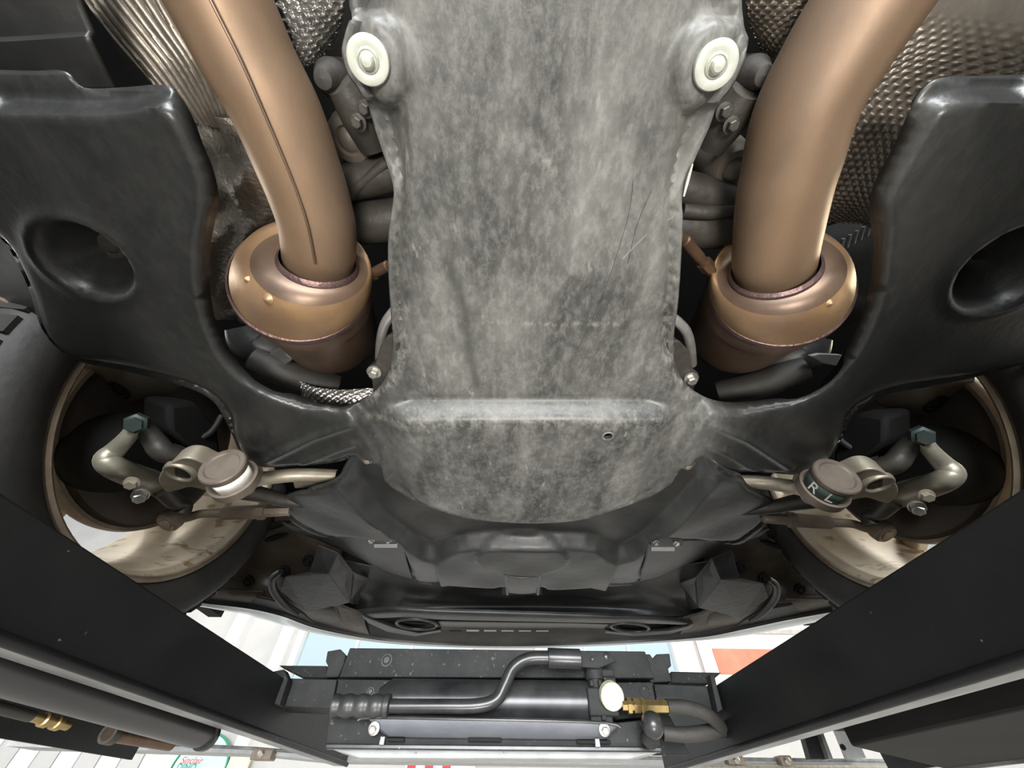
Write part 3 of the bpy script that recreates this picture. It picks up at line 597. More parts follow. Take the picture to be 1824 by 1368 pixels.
wr = flat([(2100, 168), (1824, 170), (1730, 172), (1684, 180), (1660, 196), (1638, 228), (1612, 272), (1582, 330), (1570, 366), (1575, 405), (1570, 452), (1564, 505), (1554, 548), (1534, 600), (1508, 642), (1462, 688), (1412, 712), (1361, 724), (1317, 732), (1240, 748), (1220, 900), (1550, 960), (2200, 800)], H0, 3, True)
tb = flat([(369, -2500), (684, -200), (684, 30), (697, 90), (703, 165), (717, 235), (711, 300), (700, 350), (680, 400), (650, 470), (600, 800), (1300, 800), (1260, 470), (1236, 400), (1214, 335), (1212, 255), (1222, 185), (1234, 112), (1252, 40), (1258, -200), (1735, -2500)], H0)
ridgeY = [pt(650, 742, H0), pt(1240, 742, H0)]
def ellipse_px(cx, cy, a, b, ang, n=36):
    c, s = math.cos(math.radians(ang)), math.sin(math.radians(ang))
    return [(cx+a*math.cos(t)*c-b*math.sin(t)*s, cy+a*math.cos(t)*s+b*math.sin(t)*c) for t in np.linspace(0, 2*math.pi, n, endpoint=False)]
dishL = flat(ellipse_px(158, 456, 104, 58, 31), H0); dishR = flat(ellipse_px(1792, 470, 124, 62, -31), H0)
ribs = [flat(L, H0) for L in ([(478, 814), (560, 775), (628, 752)], [(545, 819), (600, 797), (632, 786)], [(1268, 752), (1330, 780), (1402, 826)], [(1262, 788), (1300, 808), (1342, 832)])]
bossL, bossR = pt(656, 108, 0.38)[:2], pt(1275, 117, 0.38)[:2]
def tray_h(P):
    xr = P[:, 0]-XC
    ax = np.abs(xr)
    wside = sstep(ax, 0.165, 0.225)                      # 0 over the tunnel, 1 over the wings
    yr = ridgeY[0][1]+(ridgeY[1][1]-ridgeY[0][1])*(P[:, 0]-ridgeY[0][0])/(ridgeY[1][0]-ridgeY[0][0])
    front_ = sstep(P[:, 1]-yr, -0.016, 0.005)
    tun = (1-wside)*(1-front_)
    h = H0-0.006+0.028*tun
    h += 0.020*sstep(P[:, 1], 0.62, 0.30)*0              # flat floor
    # raised flange beside the tunnel body
    sd = sdist(P, tb); h += 0.012*(1-sstep(sd, -0.016, 0.006))*sstep(0.33-P[:, 1], 0.0, 0.12)*(ax < 0.26)
    # wings: lowered bodies with a flange round them
    side = np.where(P[:, 0] < XC, sdist(P, wl), sdist(P, wr))
    flg = (1-sstep(side, -0.005, 0.005))*wside*sstep(ax, 0.16, 0.22); h += 0.018*flg
    # deep dishes round the jacking studs
    for dsh in (dishL, dishR):
        q = sdist(P, dsh); h += 0.062*sstep(q, -0.002, 0.036)-0.0035*np.exp(-(q/0.007)**2)
    for r_, hh in zip(ribs, (0.0055, 0.004, 0.0055, 0.004)):
        h -= hh*np.exp(-(segdist(P, r_, False)/0.0055)**2)
    # shallow press marks
    h += 0.0016*np.sin(P[:, 0]*21+0.6)*np.sin(P[:, 1]*17+0.3)
    c = pt(962, 312, 0.39)[:2]; h -= 0.0012*np.exp(-((np.hypot(P[:, 0]-c[0], P[:, 1]-c[1])-0.0115)/0.0022)**2)
    for b in (bossL, bossR):
        q = np.hypot(P[:, 0]-b[0], P[:, 1]-b[1]); h = h*(1-sstep(0.034-q, 0, 0.010))+0.383*sstep(0.034-q, 0, 0.010)
    e = segdist(P, ring0); h += 0.013*np.clip(1-e/0.014, 0, 1)**2*(1-0.8*flg)
    h += 0.012*np.clip(1-e/0.034, 0, 1)**2*sstep(ax, 0.17, 0.24)*sstep(P[:, 1], 0.20, 0.34)*(1-sstep(P[:, 1]-yr, -0.01, 0.05))
    return h
tray = thing('engine_undertray', 'dusty black moulded undertray with broad middle tunnel and two side wings', 'undertray', (XC, 0.25, CZ+H0))
hole = ellipse_px(1083, 777, 10, 6, 0, 18)
V, Fc = sheet(OUT, H0, tray_h, 0.0052, holes=[hole])
mo = obj('moulding', V, Fc, 'tray', tray, smooth=60, solid=0.003)
XY = np.array(V)[:, :2]
drip_shade = np.zeros(len(XY)); chalk_highlight = np.zeros(len(XY))
for L_, w_, k_ in (([(795, 470), (815, 520), (832, 580), (838, 640), (848, 690)], 0.0075, 1.0), ([(1100, 500), (1065, 570), (1030, 630)], 0.004, 0.6), ([(760, 150), (752, 240), (770, 330)], 0.012, 0.45), ([(1175, 150), (1165, 250), (1170, 310)], 0.012, 0.5), ([(700, 715), (940, 712), (1190, 715)], 0.006, 0.6)):  # dark marks; the crosswise stroke paints shade just behind the ridge
    drip_shade = np.maximum(drip_shade, k_*np.exp(-(segdist(XY, flat(L_, 0.39), False)/w_)**2))
for L_, w_, k_ in (([(860, 583), (1105, 584)], 0.0022, 0.9), ([(712, 560), (716, 640), (700, 680), (660, 715)], 0.006, 0.9), ([(1196, 560), (1192, 640), (1216, 690)], 0.006, 0.9), ([(660, 740), (1235, 740)], 0.008, 0.7), ([(1225, 690), (1222, 715)], 0.003, 1.0)):  # pale marks; the long stroke on the ridge paints its highlight
    chalk_highlight = np.maximum(chalk_highlight, k_*np.exp(-(segdist(XY, flat(L_, 0.385), False)/w_)**2))
c_ = pt(962, 312, 0.394)[:2]; q_ = np.hypot(XY[:, 0]-c_[0], XY[:, 1]-c_[1]); chalk_highlight = np.maximum(chalk_highlight, 0.8*np.exp(-((q_-0.0125)/0.002)**2))
for nm_, arr in (('drip_shade', drip_shade), ('chalk_highlight', chalk_highlight)):
    a_ = mo.data.attributes.new(nm_, 'FLOAT', 'POINT'); a_.data.foreach_set('value', arr.astype(np.float32))
def on_tray(x, y):
    h = 0.39
    for _ in range(4): q = pt(x, y, h); h = float(tray_h(q[None, :2])[0])
    return pt(x, y, h)
for L_ in ([(1128, 320), (1120, 380), (1100, 450), (1072, 530), (1040, 600), (1015, 645)], [(1160, 340), (1135, 400), (1118, 470)], [(1200, 385), (1150, 420), (1110, 460)]):
    obj('scratch', *tube([on_tray(*p) for p in L_], 0.00028, 6, 4), 'caststeel' if L_[0][0] < 1190 else 'palelight', tray)
c = pt(1083, 777, 0.3655); obj('drain_collar', *lathe(c, DOWN, [(-0.006, 0.0062), (0.0005, 0.0062), (0.0012, 0.0078), (0.0004, 0.0095), (-0.002, 0.0100)], 28, cap=False), 'tray', tray)
def washer_bolt(px, py, tilt):
    w = thing('washer_bolt', 'large pale zinc washer with central bolt, %s' % tilt, 'bolt', pt(px, py, 0.378), 'washers holding the undertray tunnel')
    c = pt(px, py, 0.378); ax = np.array([-(c[0]-XC)*1.0, 0.05, -1])
    obj('washer', *lathe(c, ax, [(-0.006, 0.0155), (0.0, 0.0160), (0.0015, 0.0152), (0.0020, 0.0135), (0.0012, 0.0085), (0.0030, 0.0078), (0.0034, 0.0070), (0.0022, 0.0062), (0.002, 0.0001)], 48), 'zinc', w)
    obj('bolt_head', *lathe(c, ax, [(0.001, 0.0050), (0.0080, 0.0050), (0.0095, 0.0036), (0.0098, 0.0001)], 12), 'zinc', w, smooth=30)
washer_bolt(656, 108, 'left of the undertray tunnel'); washer_bolt(1275, 117, 'right of the undertray tunnel')
for (px, py, wd) in ((655, 819, 'left'), (1224, 829, 'right')):
    tag(hexbolt(pt(px, py, 0.372), DOWN, 0.0048, 0.006, 'tray_screw', 'steel', None), 'small screw in the %s front notch of the undertray' % wd, 'screw', 'front undertray screws')
for sgn, (px, py) in ((-1, (192, 432)), (1, (1768, 430))):
    tag(obj('jacking_stud', *lathe(pt(px, py, 0.414), DOWN, [(-0.01, 0.021), (0, 0.021), (0.003, 0.017), (0.001, 0.012), (0.004, 0.009), (0.004, 0.0001)], 32), 'caststeel'), 'round stud inside the dish of the %s undertray wing' % ('left' if sgn < 0 else 'right'), 'stud', 'jacking studs')

# ------------------------------------------------------------------ exhaust: two down pipes with catalytic converters
def exhaust(label, clabel, pipe, rad, ring, end, collar, seam, sgn):
    ex = thing('exhaust_pipe', label, 'exhaust pipe', pt(pipe[3][0], pipe[3][1], 0.41), 'exhaust down pipes')
    P = [pt(*p) for p in pipe]
    b0 = P[0]-P[1]; b0 /= np.linalg.norm(b0); P = [P[0]+b0*0.14+np.array([0, -0.32, 0.0]), P[0]+b0*0.12+np.array([0, -0.10, 0.0])]+P      # on towards the rear
    obj('pipe', *tube(P, rad, 48, 8), 'exhaust', ex)
    if seam:
        S = []
        for (x, y, h) in seam:
            S.append(pt(x, y, h))
        obj('weld_seam', *tube(S, 0.0012, 8, 6), 'catbody', ex)
    i = len(P)-4
    d = P[i+1]-P[i-1]
    ct = thing('catalytic_converter', clabel, 'catalytic converter', pt(*ring), 'catalytic converters')
    r0, r1, cc = pt(*ring), pt(*end), pt(*collar)
    ax = r1-r0; ax /= np.linalg.norm(ax)
    pd = P[-1]-P[-3]; pd /= np.linalg.norm(pd)
    R = 0.077; rc = rad[-1] if not np.isscalar(rad) else rad
    secs = []
    for k in range(15):                                     # domed skew cone from collar to the seam ring
        t = k/14; e = t**1.0
        rr_ = rc*1.10+(R-rc*1.10)*math.sin(t*math.pi/2)**0.85
        cen = cc*(1-e)+(r0-ax*0.006)*e - ax*0.010*math.sin(math.pi*t)
        a_ = pd*(1-sstep(np.array([t]), 0, 0.8)[0])+ax*sstep(np.array([t]), 0, 0.8)[0]
        secs.append((cen, a_, rr_))
    obj('collar_band', *loft(secs[:5], 64, False), 'catbody', ct)
    CV, CF = loft(secs[4:], 64, False); obj('cone', CV, CF, 'cat', ct); ct_tree = BVHTree.FromPolygons([Vector(v) for v in CV], CF)
    L = np.linalg.norm(r1-r0)
    obj('can', *lathe(r0, ax, [(-0.006, R-0.001), (0.0, R), (0.03, R), (0.032, R-0.003), (L*0.8, R-0.004), (L*0.93, R-0.008), (L, R-0.016), (L+0.01, R-0.034)], 64), 'catbody', ct)
    obj('seam_ring', *lathe(r0, ax, [(-0.012, R-0.0015), (-0.011, R+0.0012), (-0.004, R+0.0026), (0.002, R+0.0012), (0.003, R-0.001)], 64, cap=False), 'weld', ct)
    obj('collar_weld', *loft([(cc-pd*0.006, pd, rc*1.02), (cc-pd*0.003, pd, rc*1.10), (cc+pd*0.003, pd, rc*1.13), (cc+pd*0.008, pd, rc*1.08)], 48, False), 'weld', ct)
    return ex, ct, ct_tree, ax, R
PR = 0.038
exL, ctL, r0L, axL, RL = exhaust('left brown heat-tinted exhaust pipe with a long weld seam', 'left golden brown catalytic converter below the left exhaust pipe',
    [(318, -150, 0.415), (352, -80, 0.412), (392, 0, 0.410), (444, 108, 0.409), (494, 200, 0.409), (530, 290, 0.409), (552, 350, 0.410), (566, 400, 0.411), (569, 440, 0.414), (569, 476, 0.420)], PR,
    (541, 506, 0.425), (596, 600, 0.535), (568, 470, 0.406),
    [(345, -60, 0.372), (385, 20, 0.371), (430, 110, 0.3705), (470, 200, 0.3705), (504, 280, 0.3705), (530, 345, 0.3715), (550, 410, 0.3715), (561, 470, 0.374)], -1)
exR, ctR, r0R, axR, RR = exhaust('right brown heat-tinted exhaust pipe with pale scuff marks', 'right golden brown catalytic converter below the right exhaust pipe',
    [(1655, -150, 0.418), (1605, -80, 0.414), (1551, 0, 0.410), (1486, 100, 0.408), (1432, 200, 0.407), (1405, 300, 0.406), (1393, 350, 0.406), (1381, 430, 0.408), (1378, 460, 0.411), (1377, 490, 0.417)], 0.0405,
    (1382, 514, 0.43), (1304, 598, 0.535), (1378, 482, 0.405), None, 1)
for ct, r0, ax, R, spots in ((ctL, r0L, axL, RL, ((465, 508, 0.0062), (440, 497, 0.003), (477, 533, 0.0045))), (ctR, r0R, axR, RR, ((1464, 521, 0.0062), (1483, 508, 0.0045), (1478, 540, 0.003)))):
    for (px, py, r) in spots:                              # weld dots standing on the dome
        d = ray(px, py); d /= np.linalg.norm(d)
        hit = r0.ray_cast(Vector((0, 0, CZ)), Vector(d))
        if hit[0] is None: continue
        p = np.array(hit[0]); dd = np.array(hit[1]); dd = dd if dd@d < 0 else -dd
        obj('weld_dot', *lathe(p-dd*0.003, dd, [(0, r*1.6), (0.003, r*1.45), (0.0045, r*0.95), (0.0055, r*0.6), (0.0062, r*0.3), (0.0063, 0.0001)], 18), 'cat', ct)
for (a, b, nm) in (((692, 473, 0.425), (655, 492, 0.44), 'left'), ((1219, 428, 0.425), (1266, 482, 0.44), 'right')):
    A, B = pt(*a), pt(*b); L = np.linalg.norm(B-A)
    s = thing('oxygen_sensor', 'coppery oxygen sensor screwed in beside the %s catalytic converter' % nm, 'sensor', (A+B)/2, 'oxygen sensors')
    obj('barrel', *lathe(A, B-A, [(-0.03, 0.0045), (0, 0.0045), (0.001, 0.0065), (L*0.55, 0.0065), (L*0.56, 0.0055), (L*0.7, 0.0055)], 20), 'copper', s)
    obj('hex_nut', *lathe(A+(B-A)*0.7, B-A, [(0, 0.0085), (L*0.22, 0.0085), (L*0.22, 0.006), (L*0.5, 0.006)], 6), 'copper', s)

# ------------------------------------------------------------------ heat shields
def ribbed(u, v): return 0.0030*math.sin(u*2*math.pi*17+0.8*math.sin(v*9))
def dimples(nu_, nv_, amp, v0=-1.0):
    def f(u, v):
        a, b = u*nu_, v*nv_; return amp*(math.cos(2*math.pi*a)*math.cos(math.pi*2*b)+0.35*math.cos(4*math.pi*b))*(1 if v > v0 else max(0, 1-(v0-v)*8))
    return f
_ph = rng.rand(12, 4)
def crumple(u, v):
    return sum(0.010*(0.65**(k*0.7))*math.sin((5+k*4.5)*(u*math.cos(6.28*_ph[k, 0])+v*1.3*math.sin(6.28*_ph[k, 0]))+6.28*_ph[k, 1])/1.6 for k in range(8))
def shield(label, rows, nu, nv, rel, mt='foil'):
    V, Fc = net(rows, nu, nv, rel); o = obj('heat_shield', V, Fc, mt, smooth=70, solid=0.0015); return tag(o, label, 'heat shield', 'foil heat shields')
shield('ribbed foil heat shield outside the left exhaust pipe', [[(-57, -400, 0.50), (40, -400, 0.47), (200, -400, 0.46), (285, -400, 0.47)], [(120, -60, 0.50), (200, -60, 0.47), (330, -60, 0.46), (400, -60, 0.47)], [(180, 35, 0.50), (255, 30, 0.47), (350, 30, 0.455), (430, 30, 0.47)], [(250, 120, 0.50), (320, 118, 0.47), (390, 115, 0.455), (470, 110, 0.47)], [(310, 185, 0.50), (365, 190, 0.475), (420, 195, 0.46), (500, 190, 0.47)], [(335, 215, 0.50), (385, 225, 0.485), (430, 230, 0.47), (520, 225, 0.475)]], 44, 14, ribbed)
shield('crumpled foil heat shield between the left wing and the left catalytic converter', [[(325, 190, 0.50), (380, 205, 0.48), (440, 210, 0.465), (520, 220, 0.475)], [(350, 270, 0.50), (410, 270, 0.48), (470, 280, 0.47), (550, 290, 0.48)], [(360, 350, 0.50), (420, 355, 0.485), (490, 360, 0.48), (560, 370, 0.49)], [(360, 430, 0.50), (410, 435, 0.49), (470, 430, 0.485), (540, 440, 0.50)], [(365, 520, 0.50), (400, 520, 0.495), (440, 530, 0.50), (480, 540, 0.52)], [(370, 560, 0.50), (400, 570, 0.50), (440, 575, 0.51), (470, 580, 0.53)]], 20, 16, crumple, 'crumpled')
shield('dimpled bright foil heat shield between the left pipe and the tunnel, top edge', [[(470, -60, 0.45), (545, -60, 0.45), (625, -60, 0.46)], [(500, 20, 0.45), (560, 15, 0.45), (612, 15, 0.46)], [(520, 70, 0.45), (560, 70, 0.455), (604, 52, 0.47)], [(535, 120, 0.455), (555, 112, 0.46), (580, 95, 0.475)]], 34, 26, dimples(5, 7, 0.0036), 'foilwhite')
shield('honeycomb foil heat shield between the tunnel and the right pipe, top edge', [[(1320, -60, 0.46), (1400, -60, 0.45), (1520, -60, 0.45)], [(1330, 10, 0.46), (1400, 10, 0.45), (1480, 10, 0.45)], [(1336, 50, 0.47), (1385, 60, 0.455), (1440, 60, 0.45)], [(1362, 95, 0.475), (1385, 105, 0.46), (1420, 110, 0.455)]], 34, 26, dimples(8, 9, 0.0026))
shield('honeycomb foil heat shield outside the right exhaust pipe', [[(1695, -400, 0.46), (1852, -400, 0.455), (1985, -400, 0.46), (2178, -400, 0.48)], [(1560, -80, 0.46), (1690, -80, 0.455), (1800, -80, 0.46), (1960, -80, 0.48)], [(1530, 40, 0.46), (1650, 45, 0.45), (1760, 55, 0.455), (1930, 75, 0.48)], [(1480, 150, 0.46), (1560, 150, 0.45), (1660, 160, 0.46), (1760, 190, 0.48)], [(1440, 260, 0.465), (1520, 265, 0.455), (1590, 270, 0.47), (1660, 300, 0.49)], [(1420, 350, 0.47), (1490, 355, 0.465), (1550, 365, 0.48), (1600, 390, 0.50)], [(1420, 400, 0.48), (1490, 395, 0.475), (1540, 400, 0.49), (1590, 420, 0.51)]], 50, 34, dimples(15, 26, 0.0022, 0.42))
shield('small bright dimpled foil beneath the left catalytic converter', [[(535, 680, 0.44), (560, 690, 0.43), (610, 695, 0.43), (680, 690, 0.44)], [(540, 720, 0.43), (570, 715, 0.42), (620, 715, 0.42), (680, 715, 0.43)], [(545, 750, 0.43), (580, 745, 0.42), (620, 745, 0.42), (680, 745, 0.43)]], 34, 20, dimples(11, 6, 0.0018), 'foilwhite')

# ------------------------------------------------------------------ gearbox over the tunnel
gb = thing('gearbox', 'dark cast gearbox housing seen in the gaps beside the undertray tunnel', 'gearbox', (XC, 0.1, CZ+0.58))
V, Fc = lathe((XC, -0.35, CZ+0.60), (0, 1, 0), [(0, 0.10), (0.12, 0.12), (0.2, 0.14), (0.34, 0.145), (0.42, 0.16), (0.52, 0.165), (0.60, 0.172), (0.70, 0.178), (0.78, 0.178)], 48); obj('housing', V, Fc, 'caststeel', gb)
for y in (-0.02, 0.10, 0.21, 0.30): V, Fc = lathe((XC, y, CZ+0.60), (0, 1, 0), [(0, 0.14), (0.002, 0.172+0.06*max(0, y)), (0.010, 0.172+0.06*max(0, y)), (0.012, 0.14)], 48, cap=False); obj('rib', V, Fc, 'caststeel', gb)
for (px, py, h, r, mt) in ((1306, 302, 0.47, 0.024, 'archgrey'), (625, 248, 0.465, 0.024, 'archgrey')):
    obj('boss', *lathe(pt(px, py, h), (0.05 if px > 900 else -0.05, 0.1, -1), [(-0.05, r*1.25), (-0.01, r*1.1), (0.002, r), (0.006, r*0.86), (0.007, r*0.6), (0.004, r*0.5), (0.008, r*0.3), (0.009, 0.0001)], 28), mt, gb)
for L_, r_ in (([(590, 330, 0.475), (650, 318, 0.47), (720, 300, 0.47)], 0.020), ([(600, 400, 0.49), (660, 395, 0.48), (730, 390, 0.48)], 0.026), ([(1200, 330, 0.47), (1260, 345, 0.47), (1340, 365, 0.475)], 0.018), ([(1200, 400, 0.48), (1260, 405, 0.48), (1340, 400, 0.49)], 0.026), ([(690, 290, 0.455), (640, 330, 0.455), (610, 360, 0.46)], 0.006), ([(1215, 375, 0.455), (1265, 378, 0.455), (1300, 372, 0.46)], 0.008)):
    obj('casting_rib', *tube(pts(L_), r_, 18, 5), 'caststeel', gb)
for sgn in (-1, 1):
    L = [(590, 140, 0.45), (585, 150, 0.43)] if sgn < 0 else [(1342, 135, 0.45), (1346, 148, 0.43)]
    A, B = pt(*L[0]), pt(*L[1])
    tag(obj('rubber_mount', *lathe(A, (0, 0, -1), [(-0.03, 0.016), (0, 0.016), (0.006, 0.012), (0.012, 0.011), (0.02, 0.008), (0.022, 0.0001)], 24), 'rubber'), 'black rubber mount beside the %s washer bolt' % ('left' if sgn < 0 else 'right'), 'mount', 'gearbox rubber mounts')
    q = [(606, 150, 0.44), (640, 200, 0.45), (668, 262, 0.46)] if sgn < 0 else [(1330, 160, 0.44), (1300, 205, 0.45), (1262, 262, 0.46)]
    br = thing('mount_bracket', 'rough cast bracket beside the %s washer bolt' % ('left' if sgn < 0 else 'right'), 'bracket', pt(*q[1]), 'gearbox mount brackets')
    obj('arm', *tube(pts(q), [0.014, 0.020, 0.016], 14, 6), 'caststeel', br)
    for (dx, dy) in ((0, 30), (18*(-sgn), -10)): hexbolt(pt(q[1][0]+dx*0.7, q[1][1]+dy*0.6, 0.43), DOWN, 0.005, 0.010, 'bolt', 'caststeel', br)

tag(obj('cable_tie', *tube(pts([(1234, 292, 0.40), (1226, 318, 0.398), (1218, 350, 0.396)]), [0.0006, 0.0016, 0.0008], 8, 4), 'labelwhite'), 'thin pale sliver of plastic at the right edge of the tunnel', 'cable tie')

# ------------------------------------------------------------------ bracket and bright pipe beside the tunnel's front end
for sgn in (-1, 1):
    nm = 'left' if sgn < 0 else 'right'
    tl = [(720, 535, 0.42), (697, 560, 0.42), (684, 582, 0.423), (678, 610, 0.43), (676, 640, 0.45)] if sgn < 0 else [(1185, 556, 0.42), (1208, 574, 0.42), (1223, 592, 0.423), (1230, 618, 0.43), (1233, 648, 0.45)]
    tag(obj('coolant_pipe', *tube(pts(tl), 0.0065, 20, 8), 'tube'), 'bright bent metal pipe at the %s edge of the tunnel' % nm, 'pipe', 'bright pipes beside the tunnel')
    b = [(706, 592), (688, 600), (677, 618), (668, 648), (654, 655), (652, 665), (662, 678), (664, 700), (700, 700), (712, 620)] if sgn < 0 else [(1190, 605), (1212, 608), (1228, 625), (1233, 655), (1245, 665), (1245, 678), (1237, 690), (1234, 706), (1200, 700), (1186, 630)]
    br = thing('engine_bracket', 'dark brown bolted bracket at the %s edge of the tunnel' % nm, 'bracket', pt(*b[3], 0.40), 'brackets beside the tunnel')
    V, Fc = prism([pt(x, y, 0.402) for x, y in b], (0, 0.01, 0.035)); fix_normals(obj('plate', V, Fc, 'caststeel', br, bevel=0.002))
    px, py = (667, 661) if sgn < 0 else (1230, 673)
    hexbolt(pt(px, py, 0.401), DOWN, 0.0066, 0.010, 'bolt', 'bolt', br)
eng = thing('engine_block', 'dark engine parts and hoses behind the catalytic converters', 'engine', (XC, 0.75, CZ+0.6))
V, Fc = box(XC-0.30, XC+0.30, 0.46, 1.15, CZ+0.47, CZ+0.69); obj('block', V, Fc, 'dark', eng, bevel=0.02)
for sgn in (-1, 1):
    L = [(455, 640, 0.46), (500, 660, 0.455), (545, 675, 0.46), (600, 690, 0.47)]
    P = np.array(pts(L)); P = P if sgn < 0 else mirror(P); obj('hose', *tube(P, 0.022, 20, 6), 'rubber', eng)
    L = [(440, 580, 0.50), (455, 610, 0.49), (490, 625, 0.49), (530, 640, 0.50)]
    P = np.array(pts(L)); P = P if sgn < 0 else mirror(P); obj('duct', *tube(P, [0.03, 0.035, 0.03, 0.025], 20, 6), 'plastic', eng)
    L = [(430, 640, 0.45), (420, 655, 0.45), (445, 660, 0.45)]
cl = thing('hose_clip', 'small silvery clip on the hose under the left catalytic converter', 'clip', pt(508, 636, 0.44))
V, Fc = prism([pt(x, y, 0.44) for x, y in ((480, 630), (500, 618), (512, 632), (520, 640), (508, 650), (497, 640))], (0, 0.003, 0.006)); fix_normals(obj('plate', V, Fc, 'foilwhite', cl, bevel=0.001))
st = thing('wiring_cover', 'black ribbed trunking behind the right catalytic converter', 'cover', pt(1500, 470, 0.50))
V, Fc = net([[(1420, 420, 0.53), (1500, 395, 0.53), (1600, 370, 0.53)], [(1440, 480, 0.51), (1510, 455, 0.51), (1600, 430, 0.51)], [(1440, 560, 0.51), (1510, 545, 0.51), (1590, 520, 0.51)], [(1440, 610, 0.53), (1510, 580, 0.53), (1580, 560, 0.53)]], 6, 6); obj('trunking', V, Fc, 'plastic', st)
for k in range(6):
    p = pt(1490+k*12, 432-k*7, 0.505); obj('rib', *tube([p, p+np.array([0.004, 0.016, -0.002])], 0.0022, 8, 1), 'wornpaint', st)
lt = thing('liner_tab', 'pale grey clip behind the right opening of the undertray', 'clip', pt(1475, 636, 0.44))
V, Fc = prism([pt(x, y, 0.44) for x, y in ((1445, 634), (1462, 630), (1500, 632), (1490, 652), (1470, 648))], (0, 0.004, 0.008)); fix_normals(obj('plate', V, Fc, 'palelight', lt, bevel=0.001))

# ------------------------------------------------------------------ panels behind the wings
V, Fc = net([[(-160, -120, 0.42), (0, -120, 0.42), (120, -120, 0.43)], [(-160, 0, 0.42), (0, 0, 0.42), (140, -10, 0.43)], [(-160, 80, 0.42), (20, 75, 0.42), (170, 65, 0.43)], [(-160, 160, 0.425), (60, 160, 0.425), (215, 160, 0.435)]], 8, 8, lambda u, v: 0.006*sstep(np.array([v]), 0.62, 0.66)[0])
tag(obj('floor_cover', V, Fc, 'plastic', solid=0.003), 'flat black floor cover panel at the top left corner', 'cover')
V, Fc = net([[(-60, 330, 0.42), (0, 400, 0.42), (40, 450, 0.41)], [(-80, 500, 0.43), (-10, 510, 0.42), (62, 530, 0.41)], [(-60, 600, 0.43), (20, 600, 0.42), (92, 600, 0.41)], [(-20, 622, 0.44), (50, 640, 0.43), (118, 652, 0.415)]], 8, 8)
ln = tag(obj('underbody_panel', V, Fc, 'plastic', solid=0.003), 'dark panel behind the left wing next to the left tyre', 'panel')
o = obj('plug', *lathe(pt(6, 545, 0.416), DOWN, [(-0.004, 0.012), (0.002, 0.012), (0.004, 0.008), (0.004, 0.0001)], 20), 'steel', ln)
# ------------------------------------------------------------------ front splash shield
HS = 0.374
SO = [(560, 868), (600, 852), (622, 815), (660, 780), (940, 760), (1220, 780), (1262, 812), (1290, 836), (1319, 846), (1335, 866), (1382, 894), (1376, 915), (1362, 938), (1341, 956), (1317, 970), (1290, 968), (1255, 962), (1215, 957), (1162, 962), (1150, 985), (1142, 1010), (1138, 1038), (1085, 1045), (986, 1051), (968, 1046), (930, 1044), (890, 1046), (868, 1048), (769, 1041), (740, 1035), (731, 1010), (722, 985), (708, 966), (660, 958), (630, 955), (584, 958), (545, 946), (515, 925), (499, 893), (520, 877)]
ringS = flat(SO, HS, 3, True)
inn = flat([(640, 700), (640, 850), (678, 903), (724, 944), (765, 966), (800, 956), (830, 949), (870, 947), (930, 946), (1000, 947), (1045, 949), (1075, 957), (1108, 967), (1145, 948), (1192, 903), (1240, 850), (1240, 700)], 0.388)
outl = flat([(590, 700), (600, 868), (648, 922), (700, 962), (752, 1000), (780, 1008), (800, 995), (818, 984), (870, 978), (930, 976), (1000, 978), (1062, 984), (1082, 1002), (1100, 1009), (1130, 1000), (1190, 955), (1240, 905), (1278, 860), (1290, 700)], 0.360)
discS = flat(ellipse_px(930, 996, 84, 30, 0), 0.358)
chL = flat([(640, 850), (680, 905), (720, 960)], HS)
def splash_h(P):
    di, do = sdist(P, inn), sdist(P, outl)
    t = np.where(di > 0, 0.0, np.where(do < 0, 1.0, np.clip(-di/(-di+do+1e-6), 0, 1)))
    h = 0.388-0.028*(0.5*t*t*(3-2*t)+0.5*t)
    far = np.clip(-do, 0, 0.4); h += 0.12*far*(do < 0)*(np.abs(P[:, 0]-0.04) > 0.20)      # sides climb towards the wheel arches
    h -= 0.006*sstep(sdist(P, discS), 0.0, 0.005)
    e = segdist(P, ringS); h += 0.008*np.clip(1-e/0.008, 0, 1)**2
    h += 0.0018*np.sin(P[:, 0]*33)*np.sin(P[:, 1]*41)
    return h
sp = thing('splash_shield', 'black plastic front splash shield with two pointed ribs below the radiator', 'splash shield', (0.04, 0.72, CZ+HS))
V, Fc = sheet(SO, HS, splash_h, 0.006, smooth_n=3); obj('moulding', V, Fc, 'plastic', sp, smooth=60, solid=0.003)
V, Fc = prism([pt(x, y, 0.362) for x, y in ((897, 1026), (962, 1026), (966, 1060), (893, 1060))], (0, 0.0, 0.03)); fix_normals(obj('hook_pocket', V, Fc, 'dark', sp, bevel=0.002))
V, Fc = net([[(897, 1024, 0.354), (930, 1030, 0.351), (962, 1024, 0.354)], [(900, 1042, 0.354), (930, 1045, 0.351), (960, 1042, 0.354)], [(905, 1056, 0.358), (930, 1058, 0.356), (957, 1056, 0.358)]], 6, 5); obj('tow_flap', V, Fc, 'plastic', sp, solid=0.003)
for x in (900, 962): obj('flap_hinge', *tube([pt(x, 1024, 0.355), pt(x+(4 if x < 930 else -4), 1058, 0.357)], 0.0035, 10, 1), 'plastic', sp)
hexbolt(pt(936, 951, 0.384), DOWN, 0.0032, 0.004, 'screw', 'copper', sp)
